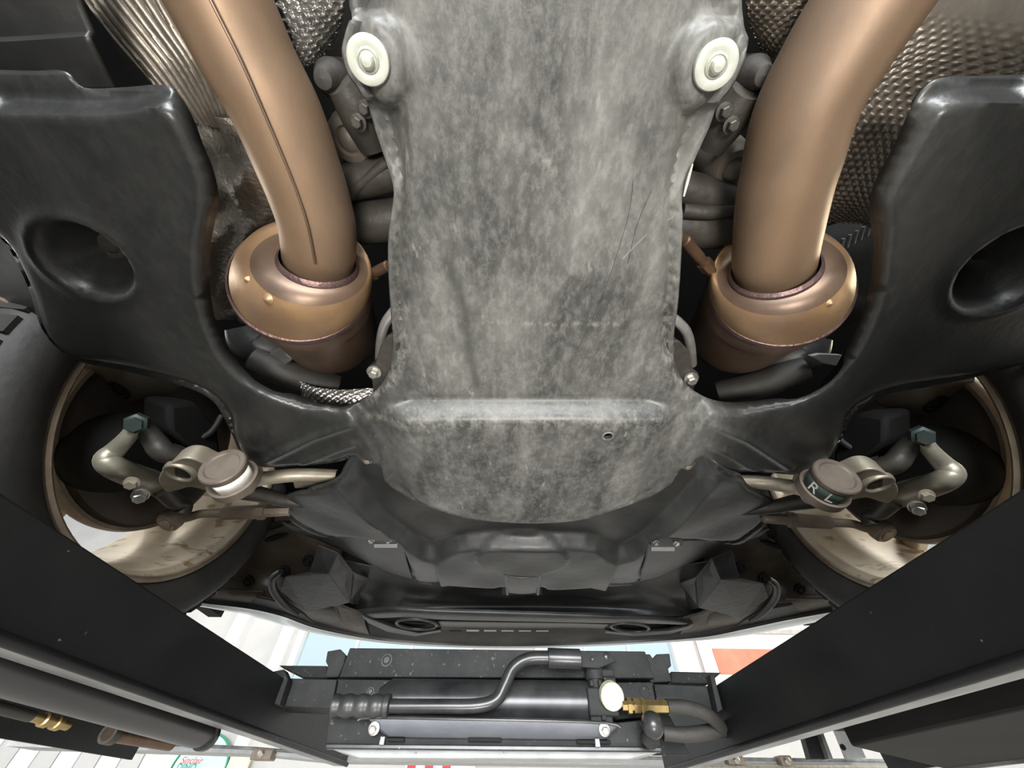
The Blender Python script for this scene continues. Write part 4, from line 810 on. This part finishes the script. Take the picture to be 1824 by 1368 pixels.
for side, xs in ((-1, ((662, 961), (692, 961), (686, 972))), (1, ((1168, 964), (1204, 966), (1180, 978)))):
    nm = 'left' if side < 0 else 'right'
    pl = thing('bolt_plate', 'small plate with two bright bolts at the %s edge of the splash shield' % nm, 'plate', pt(*xs[0], 0.378), 'bolt plates of the splash shield')
    (xa, ya), (xb2, yb), (xc_, yc) = xs
    V, Fc = prism([pt(x, y, 0.380) for x, y in ((xa-10, ya-6), (xb2+12, yb-6), (xb2+14, yb+8), (xa-8, ya+9))], (0, 0.002, 0.012)); fix_normals(obj('plate', V, Fc, 'plastic', pl, bevel=0.002))
    V, Fc = prism([pt(x, y, 0.379) for x, y in ((xc_-20, yc-2), (xc_+22, yc-2), (xc_+22, yc+4), (xc_-20, yc+4))], (0, 0.002, 0.006)); fix_normals(obj('strip', V, Fc, 'palelight', pl, bevel=0.001))
    for x, y in ((xa, ya), (xb2, yb)): hexbolt(pt(x, y, 0.379), DOWN, 0.0046, 0.008, 'bolt', 'bolt', pl)

# dark side plates in front of the splash shield, left and right
sideP = [[(500, 930, 0.43), (560, 950, 0.42), (640, 952, 0.40), (720, 960, 0.39)], [(520, 945, 0.43), (580, 965, 0.42), (650, 985, 0.405), (725, 1000, 0.395)], [(580, 965, 0.43), (640, 995, 0.42), (690, 1020, 0.41), (735, 1033, 0.40)]]
for sgn in (-1, 1):
    W_ = np.array([pts(r) for r in sideP]); W_ = W_ if sgn < 0 else mirror(W_)
    V, Fc = net(W_, 8, 8, world_pts=True)
    sd_ = tag(obj('side_shield', V, Fc, 'plastic', solid=0.003), 'black side plate between the splash shield and the %s wheel arch' % ('left' if sgn < 0 else 'right'), 'shield', 'side plates of the splash shield')

# ------------------------------------------------------------------ radiator crossmember, lower lip and bumper
V, Fc = net([[(560, 985, 0.43), (620, 1000, 0.43), (750, 1022, 0.43), (930, 1030, 0.43), (1110, 1024, 0.43), (1240, 1004, 0.43), (1310, 990, 0.43)],
             [(600, 1020, 0.42), (640, 1034, 0.42), (760, 1048, 0.425), (930, 1052, 0.43), (1110, 1048, 0.425), (1230, 1036, 0.42), (1290, 1020, 0.42)],
             [(615, 1070, 0.40), (650, 1072, 0.40), (770, 1076, 0.41), (930, 1078, 0.415), (1110, 1078, 0.41), (1230, 1078, 0.40), (1275, 1074, 0.40)],
             [(622, 1092, 0.385), (650, 1092, 0.385), (780, 1094, 0.385), (930, 1095, 0.385), (1100, 1096, 0.385), (1225, 1098, 0.385), (1260, 1098, 0.385)]], 10, 10,
            lambda u, v: 0.010*math.exp(-((v-0.45)/0.12)**2)*math.cos(u*20)**2)
tag(obj('radiator_crossmember', V, Fc, 'plastic', solid=0.003), 'black moulded crossmember in front of the splash shield', 'crossmember')
lip = thing('bumper_lip', 'ribbed black lower bumper lip with two oval end openings', 'bumper lip', pt(940, 1105, 0.37))
V, Fc = net([[(634, 1086, 0.378), (700, 1080, 0.376), (800, 1084, 0.374), (940, 1088, 0.373), (1080, 1092, 0.374), (1170, 1096, 0.376), (1238, 1106, 0.378)],
             [(644, 1094, 0.366), (710, 1090, 0.364), (800, 1094, 0.362), (940, 1098, 0.361), (1080, 1101, 0.362), (1165, 1103, 0.364), (1230, 1110, 0.366)],
             [(652, 1102, 0.364), (715, 1100, 0.362), (800, 1104, 0.360), (940, 1107, 0.359), (1080, 1110, 0.360), (1160, 1111, 0.362), (1222, 1113, 0.364)]], 10, 8)
obj('upper_rib', V, Fc, 'plastic', lip, solid=0.004)
V, Fc = net([[(780, 1107, 0.362), (860, 1108, 0.362), (940, 1109, 0.362), (1020, 1110, 0.362), (1085, 1112, 0.362)],
             [(784, 1114, 0.366), (860, 1116, 0.366), (940, 1117, 0.366), (1020, 1118, 0.366), (1080, 1118, 0.366)],
             [(786, 1121, 0.362), (860, 1122, 0.362), (940, 1123, 0.362), (1020, 1123, 0.362), (1075, 1124, 0.362)]], 10, 6); obj('middle_rib', V, Fc, 'plastic', lip, solid=0.004)
for sgn in (-1, 1):
    e = ellipse_px(742, 1111, 36, 9, 4, 24) if sgn < 0 else ellipse_px(1122, 1117, 34, 8, 4, 24)
    P_ = [pt(x, y, 0.362) for x, y in e]
    obj('oval_rim', *tube(P_+[P_[0], P_[1]], 0.0045, 10, 1, False), 'plastic', lip)
    L = [(640, 1092), (652, 1100), (700, 1118), (745, 1128), (785, 1122), (786, 1126), (740, 1134), (690, 1126), (655, 1110)] if sgn < 0 else [(1236, 1110), (1225, 1116), (1190, 1124), (1130, 1129), (1078, 1124), (1078, 1128), (1130, 1134), (1195, 1130), (1232, 1118)]
    V, Fc = prism([pt(x, y, 0.360) for x, y in L], (0, 0.004, 0.010)); fix_normals(obj('lower_rib', V, Fc, 'plastic', lip, bevel=0.002))
for k in range(6):
    x = 800+k*31; V, Fc = prism([pt(a, b, 0.366) for a, b in ((x, 1119), (x+22, 1119), (x+22, 1125), (x, 1125))], (0, 0.002, 0.004)); fix_normals(obj('grille_slot', V, Fc, 'palelight' if 0 < k else 'dark', lip, smooth=0))
bm_ = thing('front_bumper', 'front bumper seen from below, dark inside with silver painted outer edge', 'bumper', pt(940, 1140, 0.36))
edge = [(318, 1068), (380, 1076), (440, 1083), (500, 1096), (570, 1120), (680, 1140), (800, 1149), (930, 1151), (1060, 1147), (1170, 1141), (1260, 1133), (1330, 1119), (1400, 1104), (1490, 1088)]
band = (4, 7, 12, 16, 9, 4, 2, 2, 2, 2, 6, 12, 14, 12)
E0 = [pt(x, y, 0.352) for x, y in edge]
E1 = [pt(x, y-k, 0.362) for (x, y), k in zip(edge, (10, 10, 11, 11, 10, 9, 9, 10, 9, 9, 10, 10, 10, 10))]
E2 = [pt(x, y-k, 0.385) for (x, y), k in zip(edge, (30, 34, 38, 42, 40, 36, 36, 36, 36, 36, 40, 42, 42, 36))]
V, Fc = net([E2, E1, E0], 6, 8, world_pts=True); obj('inner_skin', V, Fc, 'plastic', bm_, solid=0.003)
ctr = np.array([0.05, 0.6])
def outw(p, k, dz):
    d = np.array(p[:2])-ctr; d /= np.linalg.norm(d); return np.array([p[0]+d[0]*k, p[1]+d[1]*k, p[2]+dz])
O0 = [outw(p, 0.001, -0.001) for p in E0]; O1 = [pt(x, y+k, 0.353) for (x, y), k in zip(edge, band)]; O2 = [outw(p, 0.012, 0.05) for p in O1]; O3 = [outw(p, 0.014, 0.30) for p in O1]
V, Fc = net([O0, O1, O2, O3], 6, 6, world_pts=True); obj('painted_skin', V, Fc, 'silver', bm_)

# ------------------------------------------------------------------ wheel arch liners and cooling ducts (left measured, right mirrored)
liner_rows = [[(420, 900, 0.52), (470, 880, 0.52), (530, 890, 0.52), (600, 930, 0.50)],
              [(405, 955, 0.47), (460, 945, 0.47), (530, 950, 0.47), (610, 985, 0.46)],
              [(380, 1010, 0.41), (440, 1005, 0.415), (520, 1020, 0.42), (600, 1040, 0.42)],
              [(345, 1052, 0.368), (420, 1054, 0.368), (500, 1062, 0.37), (600, 1085, 0.375)],
              [(325, 1072, 0.360), (410, 1080, 0.358), (510, 1104, 0.358), (620, 1122, 0.362)]]
for sgn in (-1, 1):
    nm = 'left' if sgn < 0 else 'right'
    mir = (lambda A: np.array(A)) if sgn < 0 else mirror
    t = thing('wheel_arch_liner', 'muddy black liner in front of the %s front wheel' % nm, 'wheel arch liner', mir(pt(480, 1020, 0.41)), 'front wheel arch liners')
    V, Fc = net(mir([pts(r) for r in liner_rows]), 10, 10, world_pts=True); obj('liner_sheet', V, Fc, 'liner', t, solid=0.003)
    for yy, x0, x1 in ((935, 455, 520), (958, 445, 512)):
        P = mir(pts([(x0-14, yy+10, 0.462), ((x0+x1)/2, yy+1, 0.462), (x1, yy-7, 0.462)])); obj('vent_slot', *tube(P, [0.003, 0.009, 0.002], 12, 5), 'dark', t)
    obj('edge_bead', *tube(mir(pts([(345, 1048, 0.366), (400, 1051, 0.366), (470, 1053, 0.366)])), 0.003, 8, 4), 'liner', t)
    for (x, y, h) in ((390, 1036, 0.375), (441, 1036, 0.378), (505, 1018, 0.405), (548, 1000, 0.42)):
        p = mir(pt(x, y, h)); obj('liner_clip', *lathe(p, (0, -0.6, -0.8), [(-0.006, 0.014), (0.001, 0.014), (0.002, 0.010), (-0.002, 0.008), (0.003, 0.006), (0.003, 0.0001)], 20), 'dark', t)
    d_ = thing('brake_duct', 'faceted black air duct beside the %s wheel arch liner' % nm, 'air duct', mir(pt(560, 1040, 0.38)), 'brake cooling ducts')
    K = dict(a=(566, 970, 0.405), b=(602, 984, 0.400), c=(585, 1022, 0.372), d=(552, 1019, 0.374), e=(628, 1018, 0.395), f=(622, 1074, 0.372), g=(545, 1090, 0.360), h=(498, 1052, 0.364), i=(508, 1028, 0.372), j=(640, 1080, 0.40), k=(655, 1030, 0.415), l=(480, 1010, 0.42))
    K = {q: mir(pt(*v)) for q, v in K.items()}
    for n_, q in (('rear_facet', 'abcd'), ('dark_facet', 'befc'), ('floor_facet', 'dcfghi'), ('inner_facet', 'ekjf')):
        P = [K[z] for z in q]; V, Fc = prism(P, (0, 0.003, 0.004)); fix_normals(obj(n_, V, Fc, 'duct', d_, smooth=0, bevel=0.0015))
    r_ = mir(pts([(500, 1018, 0.378), (486, 1030, 0.372), (488, 1052, 0.366), (508, 1078, 0.360), (530, 1095, 0.358)])); obj('rolled_rim', *tube(r_, [0.006, 0.008, 0.009, 0.008, 0.004], 12, 6), 'duct', d_)
    w_ = mir([pts(r) for r in ([(455, 1062, 0.364), (500, 1072, 0.362), (540, 1094, 0.360)], [(440, 1080, 0.358), (490, 1092, 0.357), (560, 1112, 0.358)], [(440, 1092, 0.353), (500, 1108, 0.353), (570, 1124, 0.353)])])
    V, Fc = net(w_, 6, 5, world_pts=True); obj('corner_flap', V, Fc, 'duct', d_, solid=0.003)
    u_ = mir([pts(r) for r in ([(585, 1060, 0.385), (615, 1080, 0.38), (650, 1092, 0.378)], [(560, 1100, 0.366), (600, 1108, 0.364), (650, 1112, 0.364)], [(550, 1118, 0.358), (600, 1130, 0.356), (660, 1136, 0.356)])])
    V, Fc = net(u_, 6, 5, world_pts=True); obj('lower_flap', V, Fc, 'liner', d_, solid=0.003)

# ------------------------------------------------------------------ front wheels
WC = np.array([-0.60, 0.5636, CZ+0.490])
def wheel(sgn):
    nm = 'left' if sgn < 0 else 'right'
    c = WC if sgn < 0 else mirror(WC)
    ax = np.array([float(sgn), 0.0, 0.0])                      # pointing outboard
    if sgn > 0: ax = np.array([1.0, 0.0, 0.0])
    t = thing('wheel_and_tyre', '%s front wheel, %s' % (nm, 'alloy rim showing pale cracked grime inside' if sgn < 0 else 'alloy rim with a bright golden patch inside'), 'wheel', c-np.array([0, 0, 0.34]), 'front wheels')
    R = 0.251
    rb_ = obj('rim_barrel', *lathe(c, ax, [(0.006, R-0.004), (0.016, R-0.011), (0.022, R-0.013), (0.055, R-0.014), (0.07, R-0.022), (0.10, R-0.026), (0.19, R-0.028), (0.215, R-0.022), (0.222, R-0.012), (0.222, R+0.001), (0.19, R-0.016), (0.07, R-0.014), (0.02, R+0.002), (0.006, R-0.002)], 96, cap=False), 'rim', t)
    obj('rim_lip', *lathe(c, ax, [(0.008, R-0.004), (0.001, R-0.003), (-0.002, R+0.001), (0.0, R+0.006), (0.008, R+0.008)], 96, cap=False), 'rimlip', rb_)
    TR = 0.338
    ty_ = obj('tyre', *lathe(c, ax, [(0.010, R+0.001), (0.004, R+0.006), (-0.008, R+0.020), (-0.015, R+0.040), (-0.012, R+0.060), (0.0, TR-0.014), (0.010, TR-0.006), (0.022, TR), (0.060, TR+0.003), (0.062, TR-0.006), (0.070, TR-0.006), (0.072, TR+0.003), (0.105, TR+0.004), (0.107, TR-0.006), (0.116, TR-0.006), (0.118, TR+0.004), (0.150, TR+0.003), (0.152, TR-0.006), (0.160, TR-0.006), (0.162, TR+0.003), (0.20, TR), (0.215, TR-0.008), (0.235, R+0.055), (0.238, R+0.03), (0.222, R+0.002)], 96, cap=False), 'rubber', t)
    mb = MB()
    for k in range(60):
        a = 2*math.pi*k/60; p = c+np.array([0, math.cos(a), math.sin(a)])*(TR-0.001); tg = np.array([0, -math.sin(a), math.cos(a)]); nr = np.array([0, math.cos(a), math.sin(a)])
        q = [p+ax*u+tg*(w*0.0125)+nr*z for u in (0.008, 0.060) for w in (-1, 1) for z in (-0.006 if u < 0.02 else -0.002, 0.000 if u < 0.02 else 0.0065)]
        mb.add(q, BOXF)
    tr_ = fix_normals(mb.build('tread_blocks', 'rubber', ty_, smooth=0)); tr_['kind'] = 'stuff'
    for k in range(5):                                         # spokes at the outer face
        a = math.radians(62+72*k) if sgn < 0 else math.radians(118-72*k)
        e = np.array([0, math.cos(a), math.sin(a)]); f = np.array([0, -math.sin(a), math.cos(a)])
        q = []
        for (r_, w, x0) in ((0.05, 0.030, 0.165), (R-0.024, 0.022, 0.185)):
            for s1 in (-1, 1):
                for x in (x0, x0+0.028): q.append(c+e*r_+f*w*s1+ax*x)
        fix_normals(obj('spoke', q, BOXF, 'rim', rb_, bevel=0.006))
    obj('hub', *lathe(c, ax, [(0.08, 0.06), (0.16, 0.075), (0.195, 0.07), (0.197, 0.03), (0.197, 0.0001)], 40), 'rim', rb_)
    # brake disc and backing plate: turn-proof part of the upright, own thing
    bk = thing('brake_shield', 'dark brown brake backing plate inside the %s wheel' % nm, 'brake shield', c, 'brake backing plates')
    cc = c+np.array([0.04*sgn, -0.012, -0.008])
    obj('plate', *lathe(cc, ax, [(0.012, 0.04), (0.010, 0.10), (0.016, 0.140), (0.026, 0.164), (0.040, 0.172), (0.052, 0.172), (0.052, 0.168), (0.040, 0.166)], 72, cap=False), 'shieldplate', bk)
    obj('brake_disc', *lathe(cc, ax, [(0.052, 0.10), (0.052, 0.164), (0.080, 0.164), (0.080, 0.10)], 72), 'steel', bk)
    obj('edge_fold', *lathe(cc, ax, [(0.034, 0.169), (0.034, 0.175), (0.046, 0.177), (0.056, 0.175)], 72, cap=False), 'steel', bk)
    return t
wheel(-1); wheel(1)

# ------------------------------------------------------------------ suspension (left measured, right mirrored)
for sgn in (-1, 1):
    nm = 'left' if sgn < 0 else 'right'
    mir = (lambda A: np.array(A)) if sgn < 0 else mirror
    PX_ = lambda L: mir([ptX(*p) for p in L])
    P_ = lambda L: mir(pts(L))
    kn_ = thing('steering_knuckle', 'cast aluminium steering knuckle inside the %s front wheel' % nm, 'knuckle', mir(ptX(230, 830, -0.57)), 'steering knuckles')
    obj('casting', *tube(PX_([(250, 750, -0.53), (228, 778, -0.54), (205, 802, -0.555), (190, 818, -0.56), (205, 833, -0.555), (240, 848, -0.575), (275, 862, -0.585), (292, 878, -0.58)]), [0.010, 0.010, 0.012, 0.014, 0.015, 0.017, 0.0185, 0.011], 20, 6), 'knuckle', kn_)
    obj('upper_arm', *tube(PX_([(250, 750, -0.53), (275, 785, -0.52), (292, 805, -0.51), (325, 812, -0.50)]), [0.010, 0.014, 0.015, 0.012], 16, 6), 'caststeel', kn_)
    obj('spindle_housing', *lathe(mir(ptX(240, 805, -0.62)), (sgn, 0, 0), [(-0.02, 0.05), (0.02, 0.065), (0.06, 0.065)], 32), 'dark', kn_)
    obj('clamp_nut', *lathe(mir(ptX(247, 752, -0.525)), mir([[0, 0, 0], [0.02, -0.02, -0.03]])[1]-mir([[0, 0, 0], [0.02, -0.02, -0.03]])[0], [(0, 0.014), (0.012, 0.014), (0.014, 0.010), (0.02, 0.010)], 6), 'teal', kn_)
    hexbolt(mir(ptX(251, 880, -0.545)), (-sgn*0.6, -0.3, -0.8), 0.0080, 0.016, 'bolt', 'bolt', kn_, 1.3)
    hexbolt(mir(ptX(236, 860, -0.535)), (-sgn*0.3, -0.3, -0.8), 0.0075, 0.008, 'bolt', 'alu', kn_, 1.3)
    obj('steering_lever', *tube(PX_([(290, 872, -0.57), (310, 893, -0.57), (330, 898, -0.57), (325, 915, -0.57)]), [0.014, 0.012, 0.011, 0.012], 14, 6), 'caststeel', kn_)
    # lower control arm
    ca = thing('control_arm', 'cast aluminium lower control arm with round capped joint, %s side' % nm, 'control arm', mir(pt(370, 850, 0.355)), 'lower control arms')
    outl_ = [(282, 858), (286, 842), (300, 828), (322, 817), (345, 818), (368, 828), (385, 833), (412, 834), (436, 840), (452, 852), (454, 872), (438, 884), (405, 884), (372, 876), (340, 868), (315, 874), (296, 876)]
    pp = catmull(np.array(outl_, float), 3, True)
    V, Fc = prism(mir([pt(x, y, 0.330+0.00012*(x-282)) for x, y in pp]), (0, 0, 0.026)); fix_normals(obj('casting', V, Fc, 'alu', ca, bevel=0.006, seg=3))
    q = mir(pt(320, 841, 0.3335)); obj('bushing_ring', *lathe(q, DOWN, [(-0.004, 0.0215), (0.003, 0.0205), (0.004, 0.0185), (0.003, 0.0165), (-0.002, 0.0160)], 32, cap=False), 'alu', ca)
    obj('bushing_core', *lathe(q, DOWN, [(-0.004, 0.0165), (-0.0005, 0.0165), (0.0, 0.012), (0.0, 0.0001)], 28), 'caststeel', ca)
    a_ = mir(pt(395, 829, 0.322)); dv = np.array([0.0, 1.0, 0.03]); dv /= np.linalg.norm(dv)
    obj('joint_cap', *lathe(a_, dv, [(0.002, 0.0001), (0.002, 0.021), (0.0, 0.023), (0.0, 0.0285), (0.002, 0.0300), (0.006, 0.0300), (0.008, 0.0285), (0.030, 0.0285), (0.031, 0.033), (0.045, 0.033)], 40), 'capbrown', ca)
    x_, y_, _ = frame(dv); mb = MB()                          # sticker wrapped on the side of the joint
    cam_d = np.array([0, 0, CZ])-a_; base = math.atan2(cam_d@y_, cam_d@x_)
    n_ = 14; VV = []
    for k in range(n_+1):
        an = base+(k/n_-0.5)*1.9
        for tt in (0.0105, 0.0315): VV.append(a_+dv*tt+0.0291*(math.cos(an)*x_+math.sin(an)*y_))
    stk = obj('sticker', VV, [(2*k, 2*k+1, 2*k+3, 2*k+2) for k in range(n_)], 'labelwhite' if sgn < 0 else 'labelgreen', ca, solid=0.0004, label='pale sticker on the joint' if sgn < 0 else 'dark green sticker with a pale letter R')
    if sgn > 0:
        for ch, da in (('R', 0.30), ('L', -0.45)):
            an = base+da; rad_ = math.cos(an)*x_+math.sin(an)*y_; tg = np.cross(dv, rad_)
            text_part('letter', ch, a_+dv*0.0205+rad_*0.0297, 0.023, -tg if np.dot(np.cross(-tg, -dv), rad_) > 0 else tg, -dv, 'labelwhite', stk, 0.0002)
    obj('inner_bar', *tube(P_([(432, 856, 0.352), (470, 852, 0.372), (530, 846, 0.392), (600, 848, 0.40)]), [0.017, 0.012, 0.012, 0.012], 16, 5), 'alu', ca)
    obj('lower_bar', *tube(P_([(425, 872, 0.365), (470, 882, 0.372), (520, 893, 0.38), (600, 900, 0.39)]), [0.016, 0.013, 0.011, 0.010], 16, 5), 'caststeel', ca)
    V, Fc = prism(P_([(520, 855, 0.40), (585, 852, 0.40), (590, 868, 0.40), (524, 871, 0.40)]), (0, 0, 0.012)); fix_normals(obj('subframe_tab', V, Fc, 'alu', ca, bevel=0.003))
    # tie rod
    tr = thing('tie_rod', 'rusty steel tie rod with round ball end reaching to the %s wheel' % nm, 'tie rod', mir(pt(400, 915, 0.355)), 'tie rods')
    be = mir(pt(303, 927, 0.350))
    obj('ball_end', *lathe(be, (0.15*sgn, -0.25, -1), [(-0.03, 0.012), (-0.018, 0.018), (-0.004, 0.0205), (0.006, 0.0195), (0.010, 0.016), (0.009, 0.011), (0.011, 0.010), (0.011, 0.0001)], 32), 'steel', tr)
    obj('rod', *tube(P_([(308, 922, 0.353), (335, 921, 0.356), (360, 915, 0.360), (400, 914, 0.364)]), [0.013, 0.0085, 0.0075, 0.0085], 18, 6), 'steel', tr)
    A, B = mir(pt(397, 914, 0.364)), mir(pt(480, 911, 0.372)); L = np.linalg.norm(B-A)
    obj('sleeve', *lathe(A, B-A, [(0, 0.0105), (0.003, 0.0120), (L*0.75, 0.0125), (L*0.76, 0.0125)], 24), 'steel', tr)
    obj('lock_nut', *lathe(A+(B-A)*0.76, B-A, [(0, 0.0145), (L*0.16, 0.0145), (L*0.17, 0.010), (L*0.7, 0.009)], 6), 'steel', tr)
    # upper plate in the arch with a stud
    ap = thing('arch_plate', 'grey curved plate with a stud hole above the %s brake shield' % nm, 'plate', mir(pt(200, 695, 0.47)), 'plates in the wheel arches')
    V, Fc = net(mir([pts(r) for r in ([(140, 640, 0.47), (240, 640, 0.47), (340, 670, 0.48)], [(145, 690, 0.46), (230, 690, 0.46), (310, 700, 0.475)], [(140, 722, 0.455), (200, 724, 0.455), (265, 708, 0.47)])]), 8, 8, world_pts=True); obj('plate', V, Fc, 'archgrey', ap, solid=0.003)
    obj('stud', *lathe(mir(pt(208, 697, 0.457)), DOWN, [(-0.006, 0.018), (0.0, 0.018), (0.001, 0.013), (-0.003, 0.012), (0.003, 0.007), (0.003, 0.0001)], 24), 'dark', ap)
    cp = thing('brake_caliper', 'dark brake caliper behind the %s steering knuckle' % nm, 'caliper', mir(ptX(330, 790, -0.53)), 'brake calipers')
    V, Fc = prism(PX_([(300, 720, -0.56), (350, 715, -0.55), (390, 760, -0.53), (395, 815, -0.52), (340, 800, -0.53), (300, 770, -0.55)]), (0.06*sgn, 0, 0.02)); fix_normals(obj('body', V, Fc, 'dark', cp, bevel=0.008))
    obj('brake_hose', *tube(P_([(300, 770, 0.42), (340, 785, 0.42), (375, 770, 0.44), (395, 740, 0.47)]), 0.005, 10, 6), 'rubber', cp)
